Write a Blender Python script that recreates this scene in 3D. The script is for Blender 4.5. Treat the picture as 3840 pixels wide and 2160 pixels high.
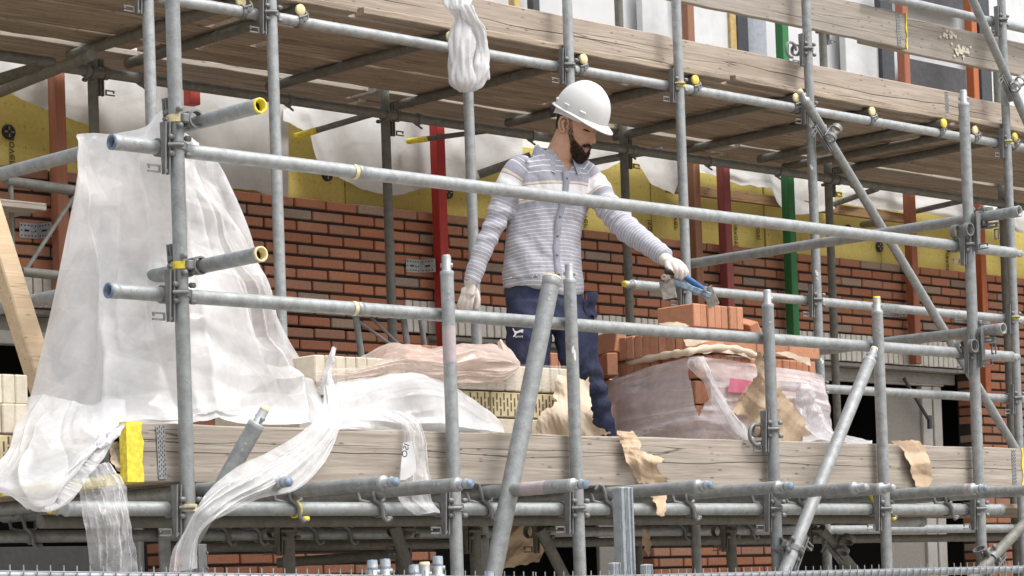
import bpy, bmesh, math, random
import numpy as np
from mathutils import Vector, Matrix, noise as mnoise
random.seed(7); np.random.seed(7)
S = bpy.context.scene
for o in list(bpy.data.objects): bpy.data.objects.remove(o)
COL = S.collection
V = Vector
rad = math.radians
# ------------------------------------------------------------------ camera
YAW, PIT, ROL, FOC, CY0 = -0.76485262, 0.02749208, 0.03477621, 9348.4, 1997.4
def _rot(yaw, pitch, roll):
    return (Matrix.Rotation(yaw, 3, 'Z') @ Matrix.Rotation(pitch, 3, 'X') @ Matrix.Rotation(roll, 3, 'Y'))
RM = _rot(YAW, PIT, ROL)                      # columns: right, forward, up
CAM = V((0, -6.574, 1.6))
cd = bpy.data.cameras.new("camera"); cam = bpy.data.objects.new("camera", cd); COL.objects.link(cam)
cr, cf, cu = RM.col[0], RM.col[1], RM.col[2]
mw = Matrix((( cr[0], cu[0], -cf[0], CAM[0]), (cr[1], cu[1], -cf[1], CAM[1]), (cr[2], cu[2], -cf[2], CAM[2]), (0, 0, 0, 1)))
cam.matrix_world = mw
cd.sensor_width = 36; cd.lens = FOC * 36 / 3840; cd.shift_y = (CY0 - 1080) / 3840
cd.clip_start = 0.2; cd.clip_end = 500
S.camera = cam
# ------------------------------------------------------------------ sky, sun, exposure
SUN_EL, SUN_AZ = rad(60), rad(155)            # azimuth measured from +Y (into the facade) towards +X
w = bpy.data.worlds.new("World"); S.world = w; w.use_nodes = True
nt = w.node_tree; bg = nt.nodes["Background"]
sky = nt.nodes.new("ShaderNodeTexSky"); sky.sky_type = 'NISHITA'; sky.sun_disc = False
sky.sun_elevation = SUN_EL; sky.sun_rotation = SUN_AZ; sky.air_density = 1.0; sky.dust_density = 6.0; sky.ozone_density = 0.6
hs = nt.nodes.new("ShaderNodeHueSaturation"); hs.inputs['Saturation'].default_value = 0.25
nt.links.new(sky.outputs[0], hs.inputs['Color']); nt.links.new(hs.outputs[0], bg.inputs[0]); bg.inputs[1].default_value = 0.15
sd = bpy.data.lights.new("sun", 'SUN'); sun = bpy.data.objects.new("sun", sd); COL.objects.link(sun)
sd.energy = 0.85; sd.angle = rad(16); sd.color = (1, .97, .93)
sdir = V((math.sin(SUN_AZ) * math.cos(SUN_EL), math.cos(SUN_AZ) * math.cos(SUN_EL), math.sin(SUN_EL)))
sun.rotation_euler = sdir.to_track_quat('Z', 'Y').to_euler(); sun.location = (0, -20, 30)
S.view_settings.view_transform = 'Standard'; S.view_settings.look = 'None'; S.view_settings.exposure = 0.76; S.view_settings.gamma = 1
S.render.engine = 'CYCLES'
S.cycles.max_bounces = 10; S.cycles.transparent_max_bounces = 16
# ------------------------------------------------------------------ geometry helpers
def ray(px, py):
    return RM @ V(((px - 1920) / FOC, 1.0, -(py - CY0) / FOC))
def at(px, py, Y):                            # where the sight line of a photo pixel meets the upright plane y = Y
    r = ray(px, py); return CAM + r * ((Y - CAM[1]) / r[1])
def atd(px, py, d):                           # ... at a given distance along the view axis
    return CAM + ray(px, py) * d
def proj(p):
    c = RM.transposed() @ (V(p) - CAM); return (1920 + FOC * c[0] / c[1], CY0 - FOC * c[2] / c[1])
def frame(d, up=V((0, 0, 1))):
    d = V(d).normalized()
    if abs(d.dot(up)) > .98: up = V((1, 0, 0))
    a = d.cross(up).normalized(); b = a.cross(d).normalized()
    return a, b, d
class MB:
    def __init__(s): s.v = []; s.f = []; s.m = []; s.sm = []; s.c = []; s.attr = []
    def add(s, vs, fs, m=0, smooth=False, c=None):
        n = len(s.v); s.v += [tuple(x) for x in vs]
        for f in fs:
            s.f.append(tuple(i + n for i in f)); s.m.append(m); s.sm.append(smooth)
        s.c += [c if c is not None else (1, 1, 1)] * len(vs)
        return s
    def box(s, c, size, R=None, m=0, bev=0.0, col=None):
        c = V(c); h = V(size) / 2
        if bev <= 0:
            vs = [V((x * h[0], y * h[1], z * h[2])) for x in (-1, 1) for y in (-1, 1) for z in (-1, 1)]
            fs = [(0, 1, 3, 2), (4, 6, 7, 5), (0, 4, 5, 1), (2, 3, 7, 6), (0, 2, 6, 4), (1, 5, 7, 3)]
        else:
            b = bev; vs = []; idx = {}
            for x in (-1, 1):
                for y in (-1, 1):
                    for z in (-1, 1):
                        for k in range(3):
                            e = [h[0] - b, h[1] - b, h[2] - b]; e[k] = h[k]
                            idx[(x, y, z, k)] = len(vs); vs.append(V((x * e[0], y * e[1], z * e[2])))
            fs = []
            for k in range(3):
                for sg in (-1, 1):
                    q = []
                    for a2, b2 in ((-1, -1), (1, -1), (1, 1), (-1, 1)):
                        t = [0, 0, 0]; t[k] = sg; t[(k + 1) % 3] = a2; t[(k + 2) % 3] = b2
                        q.append(idx[(t[0], t[1], t[2], k)])
                    fs.append(tuple(q) if sg > 0 else tuple(reversed(q)))
            for k in range(3):                # edges along axis k
                k1, k2 = (k + 1) % 3, (k + 2) % 3
                for a2 in (-1, 1):
                    for b2 in (-1, 1):
                        t0 = [0, 0, 0]; t0[k] = -1; t0[k1] = a2; t0[k2] = b2
                        t1 = list(t0); t1[k] = 1
                        q = [idx[(*t0, k1)], idx[(*t1, k1)], idx[(*t1, k2)], idx[(*t0, k2)]]
                        fs.append(tuple(q) if a2 * b2 < 0 else tuple(reversed(q)))
            for x in (-1, 1):
                for y in (-1, 1):
                    for z in (-1, 1):
                        q = (idx[(x, y, z, 0)], idx[(x, y, z, 1)], idx[(x, y, z, 2)])
                        fs.append(q if x * y * z > 0 else tuple(reversed(q)))
        if R is not None: vs = [R @ p for p in vs]
        return s.add([p + c for p in vs], fs, m, False, col)
    def tube(s, p0, p1, r, seg=18, r1=None, cap0=True, cap1=True, m=0, mcap=None):
        p0 = V(p0); p1 = V(p1); a, b, d = frame(p1 - p0); r1 = r if r1 is None else r1
        vs = []
        for p, rr in ((p0, r), (p1, r1)):
            for i in range(seg):
                t = 2 * math.pi * i / seg; vs.append(p + (a * math.cos(t) + b * math.sin(t)) * rr)
        s.add(vs, [(i, i + seg, (i + 1) % seg + seg, (i + 1) % seg) for i in range(seg)], m, True)
        mc = m if mcap is None else mcap
        if cap0: s.add(vs[:seg], [tuple(range(seg))], mc)
        if cap1: s.add(vs[seg:], [tuple(reversed(range(seg)))], mc)
        return s
    def lathe(s, p, axis, prof, seg=18, m=0, smooth=True, closed=False):      # prof: (along, radius)
        a, b, d = frame(axis); p = V(p); vs = []
        for (h, r) in prof:
            for i in range(seg):
                t = 2 * math.pi * i / seg; vs.append(p + d * h + (a * math.cos(t) + b * math.sin(t)) * r)
        fs = []; n = len(prof)
        for k in range(n if closed else n - 1):
            k2 = (k + 1) % n
            for i in range(seg):
                j = (i + 1) % seg; fs.append((k * seg + i, k2 * seg + i, k2 * seg + j, k * seg + j))
        return s.add(vs, fs, m, smooth)
    def ring(s, p, axis, r, th, h, seg=18, m=0):                              # flat band round a tube
        return s.lathe(p, axis, [(-h/2, r), (-h/2, r + th), (h/2, r + th), (h/2, r)], seg, m, False, True)
    def path(s, pts, r, seg=8, m=0, cap=True):
        pts = [V(p) for p in pts]; vs = []; n = len(pts)
        rr = r if isinstance(r, (list, tuple)) else [r] * n
        up = V((0, 0, 1)); prev = None
        for k, p in enumerate(pts):
            d = (pts[min(k + 1, n - 1)] - pts[max(k - 1, 0)]).normalized()
            if prev is None: a, b, _ = frame(d)
            else:
                a = (prev - d * prev.dot(d)).normalized(); b = a.cross(d)
            prev = a
            for i in range(seg):
                t = 2 * math.pi * i / seg; vs.append(p + (a * math.cos(t) + b * math.sin(t)) * rr[k])
        fs = [(k * seg + i, k * seg + (i + 1) % seg, (k + 1) * seg + (i + 1) % seg, (k + 1) * seg + i) for k in range(n - 1) for i in range(seg)]
        s.add(vs, fs, m, True)
        if cap: s.add(vs[:seg], [tuple(reversed(range(seg)))], m); s.add(vs[-seg:], [tuple(range(seg))], m)
        return s
    def poly(s, pts, th, nrm, m=0):                                           # extruded outline
        pts = [V(p) for p in pts]; n = len(pts); off = V(nrm).normalized() * th
        vs = pts + [p + off for p in pts]
        fs = [tuple(range(n)), tuple(reversed(range(n, 2 * n)))] + [(i, i + n, (i + 1) % n + n, (i + 1) % n) for i in range(n)]
        return s.add(vs, fs, m)
    def grid(s, P, m=0, smooth=True):                                         # P[i][j] points
        ni, nj = len(P), len(P[0]); vs = [p for r in P for p in r]
        return s.add(vs, [(i * nj + j, i * nj + j + 1, (i + 1) * nj + j + 1, (i + 1) * nj + j) for i in range(ni - 1) for j in range(nj - 1)], m, smooth)
    def mesh(s, name, mats, off=V((0, 0, 0)), fixn=True):
        me = bpy.data.meshes.new(name)
        me.from_pydata([(x[0] - off[0], x[1] - off[1], x[2] - off[2]) for x in s.v], [], s.f)
        for m in (mats if isinstance(mats, (list, tuple)) else [mats]): me.materials.append(m)
        me.polygons.foreach_set('material_index', s.m); me.polygons.foreach_set('use_smooth', s.sm)
        if any(c != (1, 1, 1) for c in s.c):
            ca = me.color_attributes.new('tint', 'FLOAT_COLOR', 'POINT')
            ca.data.foreach_set('color', [x for c in s.c for x in (c[0], c[1], c[2], 1.0)])
        if fixn:
            bm = bmesh.new(); bm.from_mesh(me); bmesh.ops.recalc_face_normals(bm, faces=bm.faces); bm.to_mesh(me); bm.free()
        me.update(); return me
def tag(o, label=None, cat=None, group=None, kind=None):
    if label: o['label'] = label
    if cat: o['category'] = cat
    if group: o['group'] = group
    if kind: o['kind'] = kind
    return o
def thing(name, label, cat, loc=(0, 0, 0), group=None):
    o = bpy.data.objects.new(name, None); o.empty_display_size = .1; COL.objects.link(o); o.location = loc
    return tag(o, label, cat, group)
def part(name, mb, mats, parent, label=None, off=None, fixn=True):
    me = mb.mesh(name, mats, V(parent.location) if off is None else off, fixn)
    o = bpy.data.objects.new(name, me); COL.objects.link(o); o.parent = parent
    if label: o['label'] = label
    return o
def subpart(name, mb, mats, par, root, label=None):
    return part(name, mb, mats, par, label, V(root.location))
def single(name, mb, mats, label=None, cat=None, group=None, kind=None, fixn=True):
    n = len(mb.v); c = V((sum(x[0] for x in mb.v) / n, sum(x[1] for x in mb.v) / n, min(x[2] for x in mb.v)))
    o = bpy.data.objects.new(name, mb.mesh(name, mats, c, fixn)); COL.objects.link(o); o.location = c
    return tag(o, label, cat, group, kind)
def copy_thing(root, M, label=None, group=None):
    r = root.copy(); COL.objects.link(r); r.matrix_world = M
    kids = []
    for ch in root.children:
        c = ch.copy(); COL.objects.link(c); c.parent = r; kids.append(c)
        for g in ch.children:
            d = g.copy(); COL.objects.link(d); d.parent = c
    if label: r['label'] = label
    if group: r['group'] = group
    return r, kids
def fbm(p, sc=1.0, oct=4):
    return mnoise.fractal(V(p) * sc, 1.0, 2.0, oct)
# ------------------------------------------------------------------ materials
class N:
    def __init__(s, name):
        s.mat = bpy.data.materials.new(name); s.mat.use_nodes = True; s.t = s.mat.node_tree
        s.b = s.t.nodes["Principled BSDF"]; s.out = s.t.nodes["Material Output"]; s.tc = s.n('ShaderNodeTexCoord'); s.oi = None
    def n(s, typ, **k):
        x = s.t.nodes.new(typ)
        for a, b in k.items(): setattr(x, a, b)
        return x
    def l(s, a, b): s.t.links.new(a, b)
    def coord(s, sc=(1, 1, 1), rnd=True, rot=(0, 0, 0)):
        mp = s.n('ShaderNodeMapping'); mp.inputs['Scale'].default_value = sc; mp.inputs['Rotation'].default_value = rot
        src = s.tc.outputs['Object']
        if rnd:
            if s.oi is None: s.oi = s.n('ShaderNodeObjectInfo')
            ad = s.n('ShaderNodeVectorMath', operation='ADD'); ml = s.n('ShaderNodeMath', operation='MULTIPLY'); ml.inputs[1].default_value = 37.0
            s.l(s.oi.outputs['Random'], ml.inputs[0]); s.l(src, ad.inputs[0]); s.l(ml.outputs[0], ad.inputs[1]); src = ad.outputs[0]
        s.l(src, mp.inputs[0]); return mp.outputs[0]
    def noise(s, sc, det=4, rough=.55, vec=None, scale=(1, 1, 1), rnd=True, dist=0):
        x = s.n('ShaderNodeTexNoise'); x.inputs['Scale'].default_value = sc; x.inputs['Detail'].default_value = det
        x.inputs['Roughness'].default_value = rough; x.inputs['Distortion'].default_value = dist
        s.l(vec if vec is not None else s.coord(scale, rnd), x.inputs['Vector']); return x.outputs['Fac']
    def ramp(s, fac, stops, interp='LINEAR'):
        x = s.n('ShaderNodeValToRGB'); x.color_ramp.interpolation = interp; e = x.color_ramp.elements
        while len(e) < len(stops): e.new(.5)
        for k, (p, c) in enumerate(stops):
            e[k].position = p; e[k].color = (c, c, c, 1) if isinstance(c, (int, float)) else (*c, 1)
        s.l(fac, x.inputs[0]); return x.outputs[0]
    def mix(s, fac, a, b, mode='MIX'):
        x = s.n('ShaderNodeMix', data_type='RGBA', blend_type=mode)
        for v, i in ((fac, 0), (a, 6), (b, 7)):
            if isinstance(v, (int, float)): x.inputs[i].default_value = v
            elif isinstance(v, tuple): x.inputs[i].default_value = (*v, 1)
            else: s.l(v, x.inputs[i])
        return x.outputs[2]
    def math(s, op, a, b=None, c=None):
        x = s.n('ShaderNodeMath', operation=op)
        for i, v in enumerate((a, b, c)):
            if v is None: continue
            if isinstance(v, (int, float)): x.inputs[i].default_value = v
            else: s.l(v, x.inputs[i])
        return x.outputs[0]
    def bump(s, h, st=.3, dist=.01):
        x = s.n('ShaderNodeBump'); x.inputs['Strength'].default_value = st; x.inputs['Distance'].default_value = dist
        s.l(h, x.inputs['Height']); s.l(x.outputs[0], s.b.inputs['Normal']); return x.outputs[0]
    def attr(s, name):
        x = s.n('ShaderNodeAttribute'); x.attribute_name = name; return x
    def set(s, col=None, rough=None, metal=None, spec=None):
        for v, k in ((col, 'Base Color'), (rough, 'Roughness'), (metal, 'Metallic'), (spec, 'Specular IOR Level')):
            if v is None: continue
            if isinstance(v, tuple): s.b.inputs[k].default_value = (*v, 1)
            elif isinstance(v, (int, float)): s.b.inputs[k].default_value = v
            else: s.l(v, s.b.inputs[k])
        return s
def galv(name, base, dirt=.3, metal=.35, rust=0.0, rough=.5):
    m = N(name); n1 = m.noise(28, 5, .65); n2 = m.noise(5, 4, .6)
    c = m.mix(m.ramp(n1, [(.35, 0.0), (.62, 1.0)]), tuple(x * .78 for x in base), tuple(min(1, x * 1.12) for x in base))
    c = m.mix(m.ramp(n2, [(.5, 0.0), (.8, dirt)]), c, (.19, .18, .15))
    sp = m.noise(90, 2, .5); c = m.mix(m.ramp(sp, [(.73, 0.0), (.76, .45)]), c, (.62, .62, .6))
    sc = m.noise(14, 3, .6, scale=(3, 3, 3)); c = m.mix(m.ramp(sc, [(.64, 0.0), (.68, .55)]), c, tuple(x * .6 for x in base))
    oi = m.oi; c = m.mix(m.math('MULTIPLY', oi.outputs['Random'], .28), c, tuple(x * .55 for x in base))
    m.set(c, m.ramp(n1, [(.3, rough + .12), (.7, rough - .1)]), metal); m.bump(n1, .12, .002); return m.mat
def plain(name, col, rough=.6, metal=0.0, var=.25, sc=30, bump=.1, spec=None):
    m = N(name); n1 = m.noise(sc, 5, .6)
    c = m.mix(m.ramp(n1, [(.3, 0.0), (.7, 1.0)]), tuple(x * (1 - var) for x in col), tuple(min(1, x * (1 + var * .6)) for x in col))
    m.set(c, rough, metal, spec); m.bump(n1, bump, .003); return m.mat
def wood(name, base, dark, axis=0, crack=.5, stain=.3, grain=.5, rough=.8, sc=1.0, splits=()):
    m = N(name); st = [34, 34, 34]; st[axis] = 1.3; st = tuple(x * sc for x in st)
    g = m.noise(1.0, 6, .62, scale=st, dist=.35); g2 = m.noise(2.6, 4, .6, scale=st)
    big = m.noise(2.2, 3, .6, scale=tuple(3.0 if i != axis else .7 for i in range(3)))
    c = m.mix(m.ramp(g, [(.3, 0.0), (.68, 1.0)]), tuple(d * .6 + b * .4 for d, b in zip(dark, base)), base)
    c = m.mix(m.ramp(g2, [(.5, 0.0), (.75, grain)]), c, dark)
    c = m.mix(m.ramp(big, [(.48, 0.0), (.72, stain)]), c, tuple(x * .75 for x in dark))
    vo = m.n('ShaderNodeTexVoronoi'); vs = [7.0, 7.0, 7.0]; vs[axis] = 2.2
    m.l(m.coord(tuple(vs)), vo.inputs['Vector']); kn = m.ramp(vo.outputs['Distance'], [(.07, .9), (.19, 0.0)])
    c = m.mix(kn, c, tuple(x * .5 for x in dark))
    cs = [11.0, 11.0, 11.0]; cs[axis] = .28
    cn = m.noise(1.0, 3, .45, scale=tuple(cs)); line = m.ramp(m.math('ABSOLUTE', m.math('SUBTRACT', cn, .60)), [(.0, crack), (.006, 0.0)])
    c = m.mix(line, c, tuple(x * .2 for x in dark))
    fine = m.noise(3.2, 5, .7, scale=st, dist=.2); c = m.mix(m.ramp(fine, [(.42, .0), (.60, grain * .62)]), c, tuple(x * .62 for x in dark)); c = m.mix(m.ramp(m.noise(1.7, 4, .6, scale=st), [(.52, .0), (.66, .35)]), c, tuple(min(1, x * 1.25) for x in base))
    sp = m.n('ShaderNodeSeparateXYZ'); m.l(m.tc.outputs['Object'], sp.inputs[0])
    for (z0, am, f, wd, seed) in splits:       # long drying cracks
        cb = m.n('ShaderNodeCombineXYZ'); m.l(m.math('MULTIPLY_ADD', sp.outputs[0], f, seed), cb.inputs[0]); wz = m.noise(1.0, 3, .5, vec=cb.outputs[0])
        cb2 = m.n('ShaderNodeCombineXYZ'); m.l(m.math('MULTIPLY_ADD', sp.outputs[0], f * .9, seed + 31), cb2.inputs[0]); on = m.ramp(m.noise(1.0, 1, .5, vec=cb2.outputs[0]), [(.40, 0.0), (.52, 1.0)])
        dz = m.math('ABSOLUTE', m.math('SUBTRACT', sp.outputs[2], m.math('MULTIPLY_ADD', m.math('SUBTRACT', wz, .5), am, z0)))
        l2 = m.math('MULTIPLY', m.math('LESS_THAN', dz, m.math('MULTIPLY', on, wd)), .92); c = m.mix(l2, c, tuple(x * .12 for x in dark)); line = m.math('MAXIMUM', line, l2)
    m.set(c, rough, 0); h = m.math('SUBTRACT', m.math('ADD', g, m.math('MULTIPLY', fine, .5)), m.math('MULTIPLY', line, 1.5)); m.bump(h, .55, .004); return m.mat
def paintwood(name, col, wear=.25, axis=2):
    m = N(name); st = [40, 40, 40]; st[axis] = 2.0
    g = m.noise(1, 5, .6, scale=tuple(st)); b = m.noise(6, 5, .7)
    c = m.mix(m.ramp(g, [(.3, 0.0), (.7, 1.0)]), tuple(x * .72 for x in col), col)
    c = m.mix(m.ramp(b, [(.55, 0.0), (.78, wear)]), c, tuple(x * .35 + .04 for x in col))
    c = m.mix(m.ramp(m.noise(11, 4, .6), [(.62, 0.0), (.74, wear)]), c, tuple(min(1, x * .7 + .22) for x in col))
    m.set(c, .62); m.bump(g, .25, .003); return m.mat
GALV = galv("galvanised_steel", (.325, .342, .345)); GALVD = galv("shade_toned_steel", (.17, .17, .15), .8, .1, rough=.65)  # GALVD: dirtier, darker copy; shade under the decks put into its colour
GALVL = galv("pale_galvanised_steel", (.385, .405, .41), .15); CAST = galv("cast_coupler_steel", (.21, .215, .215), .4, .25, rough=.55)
CASTD = galv("shade_toned_coupler_steel", (.14, .135, .115), .7, .05, rough=.7)  # dark copy of the coupler steel, under-deck shade put into the colour
YEL = plain("yellow_marking_paint", (.80, .66, .06), .6, 0, .3, 60); YELP = plain("pale_yellow_cap", (.74, .63, .36), .6, 0, .15, 40)
YELB = plain("yellow_cap", (.80, .62, .10), .55, 0, .15, 40)
BLUE = plain("blue_marking_paint", (.19, .26, .36), .6, 0, .5, 60); HOLE = plain("dark_bore", (.02, .02, .022), .9, 0, .2)
PINK = plain("pink_paint", (.43, .365, .375), .6, 0, .15, 30)
# ================================================================== the building
YA, YB, YW, YI = 1.62, 2.87, 3.43, 3.56
def brick_mat():
    m = N("wall_brick"); a = m.attr('tint'); n1 = m.noise(60, 5, .65, rnd=False); n2 = m.noise(9, 4, .6, rnd=False)
    c = m.mix(m.ramp(n1, [(.3, 0.0), (.7, .3)]), a.outputs['Color'], (.11, .065, .05))
    c = m.mix(m.ramp(n2, [(.5, 0.0), (.8, .35)]), c, (.34, .20, .14))
    m.set(c, .9, 0, .2); m.bump(n1, .5, .004); return m.mat
BRK = brick_mat()
MORT = plain("dark_mortar", (.038, .028, .024), .95, 0, .3, 80, .4)
SOLD = plain("cream_glazed_brick", (.62, .60, .55), .7, 0, .12, 25, .15)
DARK = plain("black_unlit_interior", (.012, .012, .012), .9, 0, .2)  # darkness of the unlit rooms painted as near-black surfaces
ground = MB(); ground.add([(-120, -60, 0), (160, -60, 0), (160, 120, 0), (-120, 120, 0)], [(0, 1, 2, 3)])
single("ground", ground, plain("trodden_sand", (.31, .285, .25), .95, 0, .3, 4, .4), kind='structure')

house = thing("brick_house", "unfinished house wall of red brick under bare yellow insulation boards", "building", (10, YW, 0))
wb = MB(); P = .0615; LB = .213; ZT = 3.728
rngb = random.Random(3)
def pick():
    r = rngb.random()
    if r < .10: b = rngb.choice([(.36, .27, .21), (.33, .265, .22), (.38, .28, .215)])
    elif r < .30: b = (.40, .215, .145)
    else: b = rngb.choice([(.44, .19, .11), (.42, .18, .105), (.45, .205, .125), (.39, .165, .10), (.43, .205, .13)])
    k = rngb.uniform(.9, 1.1); return tuple(x * k for x in b)
row = 0; z = ZT
while z > 1.25:
    zc = z - .0245
    if z > 3.25: iv = [(4.4, 16.8)]
    elif z > 3.06: iv = [(7.24, 8.86), (14.12, 16.8)]
    else: iv = [(7.2, 9.03), (10.75, 11.85), (13.95, 16.8)]
    off = (row % 2) * LB / 2 + .04 + rngb.uniform(-.008, .008)
    for a, b in iv:
        k = math.floor((a - off) / LB)
        while True:
            x0 = off + k * LB; x1 = x0 + LB - .0105; k += 1
            if x0 >= b: break
            x0 = max(x0, a); x1 = min(x1, b)
            if x1 - x0 < .03: continue
            L = x1 - x0; Rz = Matrix.Rotation(rngb.uniform(-.008, .008), 3, 'Z') @ Matrix.Rotation(rngb.uniform(-.006, .006), 3, 'Y')
            wb.box((x0 + L / 2, YW + .05 + rngb.uniform(-.002, .002), zc + rngb.uniform(-.0012, .0012)), (L, .1, .0465 + rngb.uniform(-.0012, .0012)), Rz, 0, .0045, pick())
    z -= P; row += 1
part("wall", wb, BRK, house)
for a, b in ((4.4, 7.235), (8.865, 14.115)):
    so = MB(); x = a
    while x < b - .04:
        k = rngb.uniform(.82, 1.06); so.box((x + .0235, YW + .045 + rngb.uniform(-.002, .002), 3.152), (.0465, .1, .172 + rngb.uniform(-.003, .003)), None, 0, .003); x += .0545
    part("soldier_course", so, SOLD, house)
mo = MB()
mo.box((10.6, YW + .062, 3.475), (12.4, .096, .485), None)                 # mortar behind the upper courses
for a, b in ((7.205, 9.025), (10.755, 11.845), (13.955, 16.8)): mo.box(((a + b) / 2, YW + .063, 2.14), (b - a, .096, 1.80))
for a, b in ((4.4, 7.23), (7.245, 8.855), (8.87, 14.11), (14.125, 16.8)): mo.box(((a + b) / 2, YW + .0625, 3.15), (b - a, .096, .18))
part("mortar", mo, MORT, house)
LINM = plain("grey_lintel", (.28, .27, .25), .7, .1, .2)
for a, b in ((4.4, 7.19), (9.04, 10.74), (10.76, 13.94)):
    lin = MB(); lin.box(((a + b) / 2, YW + .06, 3.047), (b - a, .09, .022)); lin.box(((a + b) / 2, YW + .13, 3.0), (b - a, .03, .07))
    part("lintel", lin, LINM, house)
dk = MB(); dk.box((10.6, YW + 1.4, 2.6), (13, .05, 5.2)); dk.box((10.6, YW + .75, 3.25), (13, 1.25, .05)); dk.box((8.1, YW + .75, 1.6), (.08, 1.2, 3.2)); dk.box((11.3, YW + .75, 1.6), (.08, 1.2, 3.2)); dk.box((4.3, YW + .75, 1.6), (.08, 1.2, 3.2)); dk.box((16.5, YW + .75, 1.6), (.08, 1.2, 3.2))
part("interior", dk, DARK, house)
# frames standing in the openings
GREYP = plain("grey_door_panel", (.30, .285, .26), .8, 0, .12, 50); WFR = plain("pale_frame_paint", (.50, .49, .46), .6, 0, .1, 20); BLK = plain("black_seal", (.02, .02, .022), .7)
def pbox(mb, x0, x1, z0, z1, y, th, m=0): mb.box(((x0 + x1) / 2, y + th / 2, (z0 + z1) / 2), (x1 - x0, th, z1 - z0), None, m, .004)
def X(px, py, y): return at(px, py, y)[0]
fr = MB(); y = YW + .16
pbox(fr, X(3318, 1560, y), X(3450, 1560, y), 1.3, 2.93, y, .03, 0)
pbox(fr, X(3452, 1560, y), X(3488, 1560, y), 1.3, 2.95, y - .02, .05, 1); pbox(fr, X(3490, 1560, y), X(3520, 1560, y), 1.3, 2.95, y - .03, .06, 1)
pbox(fr, 12.0, X(3525, 1400, y), 2.955, 3.0, y - .03, .06, 1)
part("door_frame", fr, [GREYP, WFR], house)
fr = MB(); y = YW + .16
pbox(fr, X(2250, 2100, y), X(2360, 2100, y), 1.3, 2.9, y, .03, 0); pbox(fr, X(2362, 2100, y), X(2385, 2100, y), 1.3, 2.9, y - .02, .05, 1); pbox(fr, X(2420, 2100, y), X(2450, 2100, y), 1.3, 2.9, y - .02, .05, 1)
part("door_frame", fr, [GREYP, WFR], house)
fr = MB(); y = YW + .16
pbox(fr, 4.6, X(505, 2100, y), 1.3, 1.94, y, .03, 0); pbox(fr, X(515, 2100, y), X(535, 2100, y), 1.3, 2.9, y - .02, .05, 1); pbox(fr, X(552, 2100, y), X(570, 2100, y), 1.3, 2.9, y - .02, .05, 1)
pbox(fr, 4.5, 7.15, 2.90, 2.965, y - .05, .08, 1)
part("door_frame", fr, [plain("dark_grey_panel", (.10, .10, .10), .8, 0, .15), WFR], house)
# window frame behind the worker's legs
fr = MB(); y = YW + .12
pbox(fr, 9.05, 10.7, 2.86, 2.93, y, .05, 0); pbox(fr, 9.1, 10.7, 2.97, 3.03, y + .01, .04, 0)
part("window_frame", fr, plain("dark_window_frame", (.17, .17, .165), .5, 0, .1), house)
arm = MB(); a = at(3390, 1420, YW + .08); b = at(3480, 1570, YW + .08); arm.tube(a, b, .012, 10); arm.box(at(3486, 1583, YW + .09), (.03, .02, .09), None)
part("closer_arm", arm, plain("dark_hinge_steel", (.08, .08, .085), .5, .4), house)
# yellow insulation boards with printed crosses and lettering
def insul_mat():
    m = N("yellow_insulation"); sp = m.n('ShaderNodeSeparateXYZ'); m.l(m.tc.outputs['Object'], sp.inputs[0])
    n1 = m.noise(45, 5, .6, rnd=False); n2 = m.noise(3, 3, .6, rnd=False); a = m.attr('tint')
    c = m.mix(m.ramp(n1, [(.3, 0.0), (.7, .35)]), a.outputs['Color'], (.33, .25, .05)); c = m.mix(m.ramp(n2, [(.45, 0.0), (.8, .3)]), c, (.56, .47, .16))
    def near(o, pitch, wdt, ph=0.0):
        f = m.math('FRACT', m.math('ADD', m.math('DIVIDE', o, pitch), ph)); return m.math('LESS_THAN', m.math('ABSOLUTE', m.math('SUBTRACT', f, .5)), wdt / pitch)
    px, pz = .105, .1
    cr1 = m.math('MULTIPLY', near(sp.outputs[0], px, .012), near(sp.outputs[2], pz, .0016)); cr2 = m.math('MULTIPLY', near(sp.outputs[0], px, .0016), near(sp.outputs[2], pz, .012))
    ln = m.math('MULTIPLY', near(sp.outputs[2], pz, .0012), near(sp.outputs[0], .035, .005))
    mk = m.math('MAXIMUM', m.math('MAXIMUM', cr1, cr2), ln)
    c = m.mix(m.math('MULTIPLY', mk, .45), c, (.10, .075, .02)); m.set(c, .75, 0, .2); m.bump(n1, .25, .003); return m.mat
INS = insul_mat(); INK = plain("printed_ink", (.10, .075, .03), .8)
ib = MB(); xb = [4.6, 6.15, 7.36, 8.58, 9.78, 10.98, 12.02, 13.2, 14.4, 16.6]
for i in range(len(xb) - 1):
    k = rngb.uniform(.85, 1.12); t = (.57 * k, .475 * k, .15 * k)
    ib.box(((xb[i] + xb[i + 1]) / 2, YI + .05 + rngb.uniform(-.004, .004), 3.79), (xb[i + 1] - xb[i] - .006, .1, .80 + rngb.uniform(-.01, .01)), Matrix.Rotation(rngb.uniform(-.006, .006), 3, 'Z'), 0, .003, t)
part("insulation_board", ib, INS, house)
def text_mesh(body, size, M, extr=.0008):
    cu_ = bpy.data.curves.new("lettering", 'FONT'); cu_.body = body; cu_.size = size; cu_.extrude = extr; cu_.align_x = 'CENTER'; cu_.align_y = 'CENTER'; cu_.resolution_u = 3
    o = bpy.data.objects.new("lettering", cu_); COL.objects.link(o); bpy.context.view_layer.update()
    me = bpy.data.meshes.new_from_object(o.evaluated_get(bpy.context.evaluated_depsgraph_get())); bpy.data.objects.remove(o); me.transform(M); return me
def letter_part(body, size, pos, R, mat, parent, label=None, name="lettering", extr=.0008):
    me = text_mesh(body, size, Matrix.Translation(V(pos) - V(parent.location)) @ R.to_4x4(), extr); me.materials.clear(); me.materials.append(mat)
    o = bpy.data.objects.new(name, me); COL.objects.link(o); o.parent = parent
    if label: o['label'] = label
    return o
def cols(a, b, c): return Matrix((a, b, c)).transposed()
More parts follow.
